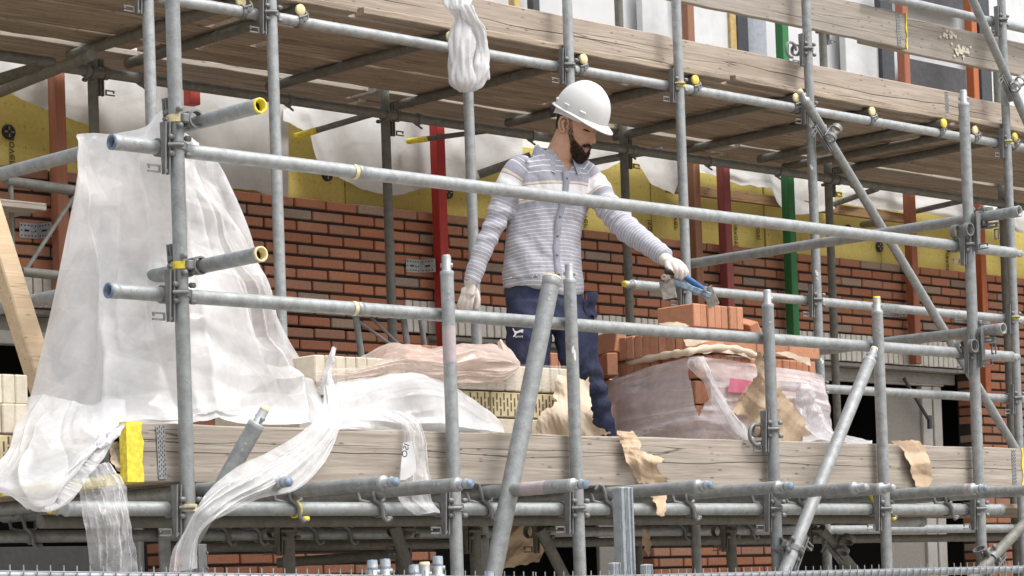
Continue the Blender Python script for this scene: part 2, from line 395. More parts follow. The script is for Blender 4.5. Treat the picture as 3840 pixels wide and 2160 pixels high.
DN = cols((0, 0, -1), (-1, 0, 0), (0, -1, 0))     # mirrored lettering read downwards, on a face looking at -Y
UP = cols((0, 0, 1), (1, 0, 0), (0, -1, 0))
for px, py, R in ((42, 560, DN), (2532, 815, DN), (2762, 880, UP), (2845, 855, UP), (2195, 805, DN), (3555, 985, UP), (2435, 870, DN)):
    letter_part("isover", .062, at(px, py, YI - .006) , R, INK, house)
# black washers holding the boards
WSM = [plain("black_plastic", (.015, .015, .015), .45), plain("washer_slot", (.35, .32, .2), .8)]
for px, py in ((32, 495), (1227, 655), (1680, 722), (3298, 925), (3560, 925), (3780, 955), (2010, 640), (3180, 862)):
    ws = MB(); c = at(px, py, YI - .006); ws.lathe(c, (0, -1, 0), [(-.004, .036), (.006, .036), (.008, .03), (.008, 0)], 16, 0)
    for t in range(4): ws.box(c + V((math.cos(t * 1.571) * .017, -.009, math.sin(t * 1.571) * .017)), (.016 if t % 2 == 0 else .006, .002, .006 if t % 2 == 0 else .016), None, 1)
    part("fixing_washer", ws, WSM, house)
# upper wall: white foil, window reveals, panels
FOIL = plain("white_wall_foil", (.60, .61, .63), .45, 0, .06, 6, .15)
uw = MB(); nx = 150; Pg = []
for i in range(nx + 1):
    x = 4.4 + 12.4 * i / nx; Pg.append([V((x, YI + .12 + .025 * fbm((x * 1.3, k * .35, 2)), 3.9 + k * .13)) for k in range(19)])
uw.grid(Pg); part("wall_foil", uw, FOIL, house)
y = YI + .02
UPM = [plain("pale_panel", (.62, .64, .65), .6, 0, .1, 12), plain("raw_batten", (.52, .38, .16), .8), plain("anthracite_frame", (.05, .055, .065), .45), plain("bluegrey_panel", (.34, .37, .42), .6, 0, .15), plain("dark_flashing", (.06, .06, .065), .5, 0, .3)]
def ub(x0, x1, y0, y1, m, yy=None, th=.05):
    up = MB(); yy = y if yy is None else yy; a = at(x0, y1, yy); b = at(x1, y0, yy); up.box(((a[0] + b[0]) / 2, yy + th / 2, (a[2] + b[2]) / 2), (abs(b[0] - a[0]), th, abs(b[2] - a[2])), None, 0, .003); part(["wall_panel", "window_batten", "window_frame", "window_panel", "window_flashing"][m], up, UPM[m], house)
ub(2592, 2742, -60, 260, 0); ub(2745, 2768, -60, 260, 1, y - .02); ub(2772, 2800, -60, 260, 2, y - .03); ub(2802, 2868, -60, 260, 3, y - .01)
ub(2418, 2500, -60, 300, 0); ub(3180, 3312, 60, 420, 0); ub(3316, 3344, -60, 420, 2, y - .03); ub(3410, 3622, 262, 480, 4, y - .01); ub(3690, 3706, -60, 520, 2, y - .03); ub(3712, 3900, -60, 560, 0)
ub(2000, 2022, -60, 60, 2, y - .02); ub(1930, 1950, -60, 60, 1, y - .02); ub(3400, 3640, -60, 8, 4, y - .02)
# loose sheets of membrane hanging below the upper wall, in front of the insulation
MEMB = None
def film(name, col, alpha, rough, trans, wr=.3, sc=9, coat=.4):
    m = N(name); n1 = m.noise(sc, 5, .6, rnd=False, dist=.6); n2 = m.noise(sc * 4, 4, .6, rnd=False)
    m.set(m.mix(m.ramp(n2, [(.35, 0.0), (.7, 1.0)]), tuple(x * .9 for x in col), col), rough, 0, .5)
    rg1 = m.math('ABSOLUTE', m.math('SUBTRACT', m.noise(sc * .7, 2, .5, rnd=False, dist=.3), .5)); rg2 = m.math('ABSOLUTE', m.math('SUBTRACT', m.noise(sc * 1.9, 2, .5, scale=(1, 1, .6), rnd=False, dist=.2), .5))
    h = m.math('ADD', m.math('MULTIPLY', rg1, 1.6), m.math('MULTIPLY', rg2, .7)) if alpha < 0 else m.math('ADD', n1, m.math('MULTIPLY', n2, .35)); bm = m.bump(h, wr * (3.2 if alpha < 0 else 1), .02)
    tl = m.n('ShaderNodeBsdfTranslucent'); tl.inputs[0].default_value = (*col, 1); m.l(bm, tl.inputs['Normal'])
    mx = m.n('ShaderNodeMixShader'); mx.inputs[0].default_value = trans; m.l(m.b.outputs[0], mx.inputs[1]); m.l(tl.outputs[0], mx.inputs[2])
    tr = m.n('ShaderNodeBsdfTransparent'); tr.inputs[0].default_value = (.97, .97, .98, 1)
    m2 = m.n('ShaderNodeMixShader'); lw = m.n('ShaderNodeLayerWeight'); lw.inputs['Blend'].default_value = .35
    if alpha < 0:                              # thickness of the film comes with the mesh: single, doubled, folded
        at_ = m.n('ShaderNodeSeparateColor'); m.l(m.attr('tint').outputs['Color'], at_.inputs[0]); f = m.math('MULTIPLY_ADD', m.math('SUBTRACT', m.ramp(n1, [(.35, 0.0), (.7, 1.0)]), .5), .25, at_.outputs[0]); f = m.math('MULTIPLY_ADD', m.math('POWER', lw.outputs['Facing'], 2.0), .5, f); m.l(m.math('MINIMUM', 1.0, m.math('MAXIMUM', .08, f)), m2.inputs[0])
    elif alpha < 1:
        # thin film: folds seen edge-on hide more of what is behind
        f = m.math('MULTIPLY_ADD', lw.outputs['Facing'], (1 - alpha) * .75, alpha); f = m.math('MINIMUM', 1.0, m.math('ADD', f, m.ramp(n1, [(.5, 0.0), (.75, .25)])))
        m.l(f, m2.inputs[0])
    else: m2.inputs[0].default_value = 1.0
    m.l(tr.outputs[0], m2.inputs[1]); m.l(mx.outputs[0], m2.inputs[2]); m.l(m2.outputs[0], m.out.inputs[0]); return m.mat
MEM = film("hanging_membrane", (.56, .56, .555), 1.0, .5, .25, .10, 5)
def dirty(mat_):
    n = N.__new__(N); n.mat = mat_; n.t = mat_.node_tree; n.b = n.t.nodes["Principled BSDF"]; n.tc = n.n('ShaderNodeTexCoord'); n.oi = None
    src = n.b.inputs['Base Color'].links[0].from_socket
    n.l(n.mix(n.ramp(n.noise(3.2, 6, .7, scale=(1, 1, 2.2), dist=.5), [(.52, 0.0), (.72, .55)]), src, (.30, .25, .20)), n.b.inputs['Base Color'])
dirty(MEM)
def lerp_poly(poly, x):
    for (a, b), (c, d) in zip(poly, poly[1:]):
        if a <= x <= c: return b + (d - b) * (x - a) / (c - a)
    return poly[0][1] if x < poly[0][0] else poly[-1][1]
def membrane(top, low, label, Y=3.49, amp=.03, seed=0, n=60, k=14):
    mb = MB(); x0, x1 = low[0][0], low[-1][0]; G = []
    for i in range(n + 1):
        px = x0 + (x1 - x0) * i / n; r = []
        yt = lerp_poly(top, px); yl = lerp_poly(low, px) + 5 * fbm((px * .03, seed, 0))
        for j in range(k + 1):
            t = j / k; yy = Y - .05 * t + amp * (.3 + t) * (.9 * fbm((px * .005, t * 1.1, seed), 1.0, 2) + .28 * abs(math.sin(px * .011 + 2.2 * t + seed)) + .22 * abs(math.sin(px * .017 - 3.1 * t + seed * 2)))
            r.append(at(px, yt + (yl - yt) * t, yy))
        G.append(r)
    mb.grid(G); return single("membrane_sheet", mb, MEM, label, "membrane", "membranes hanging off the house")
membrane([(0, 150), (1100, 340)], [(-30, 335), (45, 355), (175, 412), (330, 470), (420, 520), (560, 600), (700, 660), (870, 705), (960, 715), (1030, 742), (1082, 735)], "dirty white membrane sagging below the upper deck at the brown red post", 3.47, .05, 1, 80)
membrane([(1055, 330), (2000, 460)], [(1062, 452), (1100, 470), (1165, 500), (1180, 590), (1250, 655), (1370, 715), (1480, 736), (1590, 705), (1700, 688), (1830, 660), (1960, 610)], "grey white membrane curling behind the bright red post", 3.49, .05, 2, 80)
membrane([(2040, 500), (2600, 590)], [(2060, 700), (2180, 690), (2260, 640), (2340, 600), (2380, 590), (2440, 690), (2500, 715), (2528, 728), (2560, 640), (2600, 610)], "torn white membrane with pointed corner right of the worker's head", 3.48, .03, 3, 60)
membrane([(2620, 600), (3150, 700)], [(2630, 640), (2760, 690), (2890, 705), (2915, 760), (2960, 808), (3050, 800), (3130, 785)], "white membrane hanging around the green post", 3.49, .03, 4, 60)
membrane([(3150, 690), (3850, 800)], [(3160, 765), (3260, 780), (3340, 790), (3480, 800), (3560, 815), (3640, 840), (3720, 830), (3850, 880)], "crumpled white membrane above the insulation at the right end", 3.48, .04, 5, 60)
# brown batten across the insulation
bt = MB(); a = at(2500, 702, 3.49); b = at(3390, 838, 3.49); b = V((b[0], 3.49, a[2])); bt.box((a + b) / 2, (b[0] - a[0], .03, .062), None, 0, .003)
single("timber_batten", bt, wood("brown_batten_wood", (.36, .22, .10), (.17, .10, .05)), "brown timber batten nailed level across the yellow insulation", "batten")
# ------------------------------------------------------------------ coloured profile posts
def post(px, py, ytop, ybot, col, label, wear=.25, w=.062):
    c = at(px, py, 3.33); zt = at(px, ytop, 3.33)[2]; zb = at(px, ybot, 3.33)[2]; mb = MB()
    mb.box((c[0] + w / 2, 3.33 + w / 2, (zt + zb) / 2), (w, w, zt - zb), None, 0, .004)
    return single("profile_post", mb, paintwood("post_paint_" + label.split()[0], col, wear), label, "post", "bricklayers' profile posts")
post(208, 450, -160, 1180, (.40, .165, .10), "faded brown red square post left of the white plastic tent", .3)
post(715, 370, -160, 388, (.50, .07, .05), "scarlet post end showing above the dirty membrane", .2)
post(1641, 600, -160, 1400, (.46, .035, .03), "bright red square post between insulation and worker", .15)
post(2600, 640, -160, 1300, (.30, .14, .08), "dull brown square post behind the worker's tool hand", .3)
post(2714, 660, 560, 1240, (.33, .085, .085), "maroon square post between the brown post and the green post", .25)
post(2957, 720, -160, 1258, (.03, .20, .065), "green square post behind the orange brick stack", .35)
post(3413, 760, -160, 1362, (.38, .13, .07), "rust brown post ending low in front of the cream bricks", .25)
post(3674, 850, -160, 1475, (.50, .14, .045), "orange square post at the far right of the wall", .2)
# perforated steel brackets between wall and posts
ZINC = galv("zinc_bracket", (.36, .37, .38), .1, .5, rough=.4)
def bracket(px, py, pxr, label):
    a = at(px, py, YW - .003); xr = at(pxr, py, 3.36)[0]; zc = a[2]; h = .072; mb = MB()
    mb.box((a[0] + .05, YW - .004, zc), (.1, .003, h), None, 0, .001)
    p = V((a[0] + .1, YW - .004, zc)); q = V((xr - .004, 3.345, zc)); d = q - p
    Rz = Matrix.Rotation(math.atan2(d[1], d[0]), 3, 'Z'); mb.box((p + q) / 2, (d.length, .003, h), Rz, 0, .001)
    for i in range(5):
        for j in (-.024, 0, .024):
            if j == 0 and i in (1, 2): continue
            mb.lathe(V((a[0] + .012 + i * .019, YW - .0058, zc + j)), (0, -1, 0), [(0, .0042), (.0006, .0042), (.0006, 0)], 8, 1)
    mb.box((a[0] + .04, YW - .0062, zc), (.026, .0012, .009), None, 1); mb.lathe(V((a[0] + .072, YW - .006, zc)), (0, -1, 0), [(0, .009), (.006, .008), (.009, 0)], 8, 2)
    nrm = V((d[1], -d[0], 0)).normalized()
    for i in range(4):
        for j in (-.024, .024): mb.lathe(p + d * (.2 + .2 * i) + nrm * .0016 + V((0, 0, j)), nrm, [(0, .0042), (.0006, .0042), (.0006, 0)], 8, 1)
    mb.box(p + d * .5 + nrm * .002, (.03, .0012, .009), Rz, 1)
    return single("steel_bracket", mb, [ZINC, HOLE, GALVL], label, "bracket", "perforated brackets on the brick wall")
bracket(72, 862, 190, "perforated zinc bracket on the brown red post at the left")
bracket(1522, 995, 1628, "perforated zinc bracket beside the bright red post")
bracket(3308, 1166, 3395, "perforated zinc bracket half hidden under the middle rail by the rust brown post")
bracket(3578, 1188, 3662, "perforated zinc bracket half hidden under the middle rail by the orange post")
# ================================================================== scaffold tubes
R0 = .02415
TUBES = {}
def tube(key, p0, p1, label, mat=None, e0=None, e1=None, group="scaffold tubes", r=R0, dimples=True):
    """e0/e1: None plain, 'spigot', 'blue'/'yellow' open painted end, 'cap' pale plug, 'capy' yellow plug, 'open'"""
    p0 = V(p0); p1 = V(p1); d = (p1 - p0).normalized(); mb = MB(); mats = [mat or GALV, HOLE, BLUE, YEL, YELP, YELB, GALVL]
    ends = {}
    mb.tube(p0, p1, r, 20, cap0=e0 in (None, 'spigot'), cap1=e1 in (None, 'spigot'))
    root = single("scaffold_tube", mb, mats, label, "scaffold tube", group); root['_k'] = key; del root['_k']
    for e, p, dd in ((e0, p0, -d), (e1, p1, d)):
        if e is None: continue
        m = MB(); nm = "end_cap"
        if e.startswith('spigot'):
            nm = "spigot"; a, b, _ = frame(dd)
            m.lathe(p, dd, [(-.012, r + .001), (0, r + .0015), (.004, r * .93), (.006, .0165), (.055, .0165), (.062, .013), (.062, 0)], 16, 6)
            m.lathe(p + dd * .024, b - a, [(-.0225, 0), (-.0225, .008), (.0225, .008), (.0225, 0)], 8, 6)
            if e == 'spigoty': m.lathe(p + dd * .058, dd, [(-.012, .0168), (.005, .015), (.0052, 0)], 16, 3)
            if e == 'spigotb': m.lathe(p + dd * .046, dd, [(-.014, .0168), (.016, .0155), (.0172, 0)], 16, 2)
            if e == 'spigotp': m.lathe(p + dd * .058, dd, [(-.004, .0168), (.005, .015), (.0052, 0)], 16, 4)
        elif e in ('blue', 'yellow', 'open', 'paley'):
            ring = {'blue': 2, 'yellow': 3, 'open': 0, 'paley': 4}[e]
            m.lathe(p, dd, [(-.035, r + .0004), (-.034, r + .0012), (.0015, r + .0012), (.0015, r * .80)], 20, 0)
            m.lathe(p, dd, [(-.004, r + .0016), (.002, r + .0016), (.002, r * .78), (-.03, r * .76)], 20, ring); m.lathe(p, dd, [(-.03, r * .76), (-.03, 0)], 20, 1)
        elif e in ('cap', 'capy'):
            m.lathe(p, dd, [(-.006, r + .0008), (.003, r + .0008), (.005, r * .9), (.006, 0)], 20, 4 if e == 'cap' else 5)
        part(nm, m, mats, root)
        if dimples and e != 'cap' and e != 'capy':
            m = MB(); a, b, _ = frame(dd); tow = V((-.55, -.83, .1)); tow = (tow - dd * tow.dot(dd)).normalized()
            for k in (.075, .098): m.lathe(p - dd * k + tow * (r - .0015), tow, [(-.001, .0062), (.0022, .0055), (.0022, .0035), (.0006, 0)], 10, 6)
            part("crimp_mark", m, mats, root)
    TUBES[key] = (p0, p1, d); return root
def vtube(key, px, py, Y, ztop, zbot, label, **k):
    b = at(px, py, Y); return tube(key, (b[0], Y, zbot), (b[0], Y, ztop), label, **k)
def zat(px, py, Y): return at(px, py, Y)[2]
# front row of uprights (loading bay)
vtube('F1', 691, 1440, 0, 5.2, 0, "tall grey upright in front of the white plastic tent, carrying both guard rails", mat=GALV)
vtube('F2', 1690, 1440, 0, zat(1672, 1020, 0), 0, "grey upright with a pinkish band whose bare spigot ends below the hanging left hand", e1='spigot', mat=GALVL)
vtube('F3', 2150, 1440, 0, zat(2133, 1050, 0), 0, "grey upright with white paint fleck ending at the worker's shirt hem", e1='spigot')
vtube('F4', 2890, 1440, 0, zat(2870, 1142, 0), 0, "grey upright in front of the torn brown paper on the orange bricks", e1='spigot')
vtube('F5', 3300, 1440, 0, zat(3277, 1166, 0), 0, "grey upright with yellow tipped spigot rising between green post and rust brown post", e1='spigoty')
vtube('F6', 3656, 1440, 0, zat(3619, 390, 0), 0, "tall grey upright at the right end of both front guard rails", e1='spigot')
# middle row of uprights (face of the main scaffold)
vtube('A1', 560, 200, YA, 5.3, 0, "pale grey upright that the plastic tent's peak leans against", mat=GALVL)
vtube('A2', 1040, 740, YA, 5.3, 0, "pale grey upright just right of the plastic tent", mat=GALVL)
vtube('A3', 1785, 1200, YA, zat(1762, 190, YA), 0, "grey upright rising into the knotted plastic bag", mat=GALVL)
vtube('A4', 2133, 200, YA, 5.3, 2.1, "pale grey upright standing directly behind the white helmet", mat=GALVL)
vtube('A5', 2572, 1000, YA, 5.3, 0, "pale grey upright behind the hand with the brick tongs", mat=GALVL)
vtube('A6', 3060, 1000, YA, 5.3, 0, "grey upright speckled with white paint beside the orange stack", mat=GALV)
vtube('A7', 3795, 1000, YA, 5.3, 0, "grey upright near the right edge carrying the far rails", mat=GALV)
# inner uprights along the wall
vtube('B1', 352, 450, YB, 5.3, 0, "dark inner upright between brown red post and plastic tent", mat=GALVD)
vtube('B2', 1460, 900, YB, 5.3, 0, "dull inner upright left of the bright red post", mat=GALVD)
vtube('B3', 2355, 1000, YB, 5.3, 0, "dark inner upright right of the worker's torso", mat=GALVD)
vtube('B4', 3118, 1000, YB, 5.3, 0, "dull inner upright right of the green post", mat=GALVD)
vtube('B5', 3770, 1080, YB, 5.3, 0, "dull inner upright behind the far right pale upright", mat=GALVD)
# front rails
RY = .052
def xtube(key, px0, py0, px1, py1, Y, label, pm=None, **k):
    a = at(px0, py0, Y); b = at(px1, py1, Y); z = (a[2] + b[2]) / 2 if pm is None else at(*pm, Y)[2]
    return tube(key, (a[0], Y, z), (b[0], Y, z), label, **k)
xtube('RU', 418, 519, 3800, 930, RY, "long upper guard rail crossing the worker's chest, blue open end at left", pm=(1700, 690), e0='blue', e1='spigot', mat=GALVL)
xtube('RM', 405, 1064, 3790, 1338, RY, "long lower guard rail crossing the worker's thighs, blue open end at left", pm=(1926, 1201), e0='blue', e1='spigot', mat=GALV)
xtube('RB', 245, 1916, 3570, 1914, RY, "long ledger under the front toe board, yellow spigot at left", pm=(1926, 1909), e0='spigoty', mat=GALV)
xtube('RB2', 3571, 1914, 3752, 1921, RY, "short dented ledger end past the last front upright", pm=(1926, 1909), e1='open', mat=GALV)
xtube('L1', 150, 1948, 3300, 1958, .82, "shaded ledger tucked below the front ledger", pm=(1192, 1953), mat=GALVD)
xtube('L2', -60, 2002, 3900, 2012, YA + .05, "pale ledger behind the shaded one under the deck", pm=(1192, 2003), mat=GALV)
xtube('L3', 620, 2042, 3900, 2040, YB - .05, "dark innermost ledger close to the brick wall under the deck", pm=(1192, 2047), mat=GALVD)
xtube('L4', 3320, 1960, 3458, 1954, .6, "short scarred tube end under the right part of the deck", e1='open')
# main scaffold rails
xtube('UL', 470, -20, 3990, 590, YA + .05, "ledger carrying the upper deck in front of its board bearers", pm=(2423, 308), mat=GALVL)
xtube('AM', 2372, 1072, 3920, 1215, YA + .05, "middle rail behind the brick tongs with a yellow tipped spigot", pm=(3057, 1130), e0='spigoty', mat=GALVL)
xtube('AL', 3080, 1455, 3830, 1493, YA + .05, "low rail right of the orange brick stack", pm=(3206, 1464), mat=GALV)
xtube('UG', 3250, -15, 3990, 125, YA + .05, "pale top rail at the upper right corner", pm=(3600, 53), mat=GALVL)
xtube('BL', 215, 245, 3990, 810, YB - .05, "dark ledger under the inner edge of the upper deck", pm=(2200, 538), mat=GALVD)
xtube('BL0', -60, 205, 200, 240, YB - .16, "dark ledger stub entering from the left edge under the upper deck", pm=(100, 222), mat=GALVD)
# board bearers (transoms) of the upper deck
TRZ = TUBES['UL'][0][2] + .0485
tr_ends = [(904, 4, 'cap', "with pale capped end at the top edge of the picture"), (1127, 37, 'cap', "with pale capped end right of the tall pale upright"), (1690, 137, 'cap', "whose pale end the knotted bag hides"), (2189, 222, 'cap', "with pale capped end above the white helmet"), (2608, 300, 'capy', "with bright yellow capped end behind the tong hand's upright"), (2987, 367, 'cap', "whose pale end touches the leaning tube's spigot"), (3271, 418, 'cap', "with pale capped end right of the paint specked upright"), (3540, 462, 'capy', "with yellow capped end under the stamped board end"), (3657, 488, 'cap', "with pale capped end just right of the tall front upright"), (3806, 514, 'capy', "with yellow capped end close to the right edge"), (640, -45, 'cap', "x")][:-1]
TR = []
for i, (px, py, e, lb) in enumerate(tr_ends):
    r = ray(px, py); k = (TRZ - CAM[2]) / r[2]; a = CAM + r * k
    tube('T%d' % i, (a[0], a[1], TRZ), (a[0] + random.uniform(-.02, .02), YB + random.uniform(.06, .2), TRZ), "dark board bearer " + lb, mat=GALVD, e0=e, group="board bearers under the upper deck"); TR.append(a[0])
# side guard tubes running into the depth
def ytube(key, px0, py0, y0, y1, label, zfix=None, drift=0, **k):
    a = at(px0, py0, y0); return tube(key, a, (a[0] + drift, y1, a[2] if zfix is None else zfix), label, **k)
ytube('SU', 976, 396, -.36, 1.75, "side rail with bright yellow open end above the plastic tent", drift=.12, zfix=3.25, e0='yellow', mat=GALVL)
ytube('SM', 979, 953, -.36, 1.75, "side rail with pale open end in front of the plastic tent", drift=.10, zfix=2.745, e0='paley', mat=GALV)
ytube('TU', 3822, 792, -.2, 1.72, "side rail with open grey end running from tong hand to far right front upright", drift=-.14, zfix=3.235, e0='open', mat=GALV)
ytube('TM', 3762, 1232, -.14, 1.72, "lower side rail with open grey end above the right toe board", drift=-.02, zfix=2.74, e0='open', mat=GALV)
a = at(0, 345, 3.0); b = at(270, 235, 2.3); tube('SX', a + (a - b) * .4, b + (b - a) * .25, "dark sloping tube at the upper left under the deck corner", mat=GALVD)
a = at(-20, 300, 3.2); b = at(150, 250, 2.9); mb = MB(); d = b - a
mb.box((a + b) / 2, (d.length * 1.2, .004, .05), Matrix.Rotation(math.atan2(d[1], d[0]), 3, 'Z') @ Matrix.Rotation(-math.atan2(d[2], math.hypot(d[0], d[1])), 3, 'Y')); mb.box((a + b) / 2 + V((0, -.02, -.024)), (d.length * 1.2, .045, .004), Matrix.Rotation(math.atan2(d[1], d[0]), 3, 'Z') @ Matrix.Rotation(-math.atan2(d[2], math.hypot(d[0], d[1])), 3, 'Y'))
single("angle_iron", mb, CASTD, "rusty angle iron sloping in the upper left corner", "angle iron")
# needles under the lower deck
nd = [(1030, 1815, 'spigotb', "half wrapped by the trailing plastic strip", GALV), (1390, 1822, 'spigotb', "with blue tip left of the hanging clear wrap", GALV), (1705, 1822, 'spigotb', "with blue tip touching the pink banded upright", GALV), (2112, 1822, 'spigotb', "with a pink painted stretch and blue tip", GALV), (2574, 1822, 'spigotb', "above the upright aluminium beam, with dull blue tip", GALV), (2873, 1820, 'spigotb', "with blue tip in front of the paper side upright", GALV), (3167, 1828, 'spigot', "lying across the leaning silver brace", GALV), (3292, 1838, 'spigot', "with bare spigot meeting the yellow tipped upright", GALV), (3608, 1842, 'spigotb', "with rosy collar left of the last front upright", GALV), (3838, 1846, 'spigotb', "reaching the right edge with blue tip", GALV)]
NX = []
for i, (px, py, e, lb, mt) in enumerate(nd):
    r = ray(px, py); z = 2.0; a = CAM + r * ((z - CAM[2]) / r[2]); a = V(at(px, py, -.36)); a[2] = 2.0
    t = tube('N%d' % i, (a[0], -.40 + random.uniform(-.03, .03), 2.0), (a[0], 1.85, 2.0), "deck bearer end " + lb, mat=mt, e0=e, group="bearer ends poking out below the toe board"); NX.append(a[0])
    if i in (3, 8):
        m = MB(); y0 = -.28 if i == 3 else -.40
        m.lathe((a[0], y0, 2.0), (0, 1, 0), [(0, R0 + .0004), (.12 if i == 3 else .02, R0 + .0004)], 20, 0); part("pink_band", m, PINK, t)
# leaning tubes in front
def ltube(key, p0, y0, p1, y1, label, ext=0.0, **k):
    a = at(*p0, y0); b = at(*p1, y1); return tube(key, a, b + (b - a) * ext, label, **k)
ltube('D1', (2070, 1040), -.085, (1848, 2160), -.085, "leaning grey tube with yellow painted cut top in front of the worker's trousers", ext=.5, e0='paley', r=.033)
ltube('D2', (962, 1590), -.16, (762, 1950), -.02, "stubby leaning tube with spigot standing out of the plastic strip", ext=.35, e0='spigotp', mat=GALV, r=.028)
ltube('D3', (3262, 1350), -.075, (2935, 2160), -.075, "silver brace leaning left below the right toe board", ext=.5, e0='spigotp', mat=GALVL, r=.027)
ltube('D4', (3018, 375), YA - .07, (3800, 1670), YA - .07, "long diagonal brace falling to the right from the upper ledger", ext=.1, e0='spigotp', mat=GALV)
ltube('D5', (3630, -40), YA - .07, (3870, 500), YA - .07, "diagonal brace leaving the picture at the upper right corner", ext=.1)
ltube('D6', (3860, 1945), -.07, (3690, 2125), -.07, "dark brace rising to the right edge below the deck", ext=.6, mat=GALVD)
ltube('D7', (1480, 1975), .88, (1540, 2160), .88, "dark slanting brace under the deck left of the pink banded upright", ext=.6, mat=GALVD)
ltube('D8', (2025, 1985), .88, (2115, 2160), .88, "dark slanting brace under the deck beside the brown paper", ext=.6, mat=GALVD)
ltube('D9', (3078, 1985), .88, (3215, 2150), .88, "slanting brace under the deck behind the silver brace", ext=.6, mat=GALVD)
ltube('D10', (1540, 2075), 2.4, (1050, 2110), 2.9, "black horizontal tube in the shade against the low brickwork", ext=.02, mat=GALVD, e0='open')
# pink band on F2
m = MB(); b = TUBES['F2'][0]; m.lathe((b[0], 0, at(1690, 1225, 0)[2]), (0, 0, -1), [(0, R0 + .0004), (.13, R0 + .0004)], 20, 0)
f2 = [o for o in COL.objects if o.get('label', '').startswith("grey upright with a pinkish")][0]; part("pink_band", m, PINK, f2)
# white paint flecks
FLK = plain("dried_white_paint", (.75, .75, .73), .7, 0, .05)
def flecks(key, pts, lab):
    o = [x for x in COL.objects if x.get('label', '').startswith(lab)][0]; m = MB(); b = TUBES[key][0]; tow = V((-.69, -.72, 0)).normalized()
    for px, py, wd, hh in pts:
        z = at(px, py, b[1])[2]; n = 9; ang0 = random.uniform(-.4, .4)
        for q in range(2):
            P0 = []
            for i in range(n):
                t = 2 * math.pi * i / n; rr = random.uniform(.6, 1.1); a2 = ang0 + math.cos(t) * wd * rr / R0 + q * .25
                dd = Matrix.Rotation(a2, 3, 'Z') @ tow; P0.append(V((b[0], b[1], z + math.sin(t) * hh * rr - q * hh)) + dd * (R0 + .0007))
            m.add(P0, [tuple(range(n))])
    part("paint_fleck", m, FLK, o)
flecks('F3', [(2140, 1312, .006, .022)], "grey upright with white paint fleck")
flecks('A6', [(3061, 1020, .007, .012), (3062, 1045, .004, .006), (3075, 1350, .007, .012), (3040, 625, .006, .012), (3038, 470, .004, .008)], "grey upright speckled")
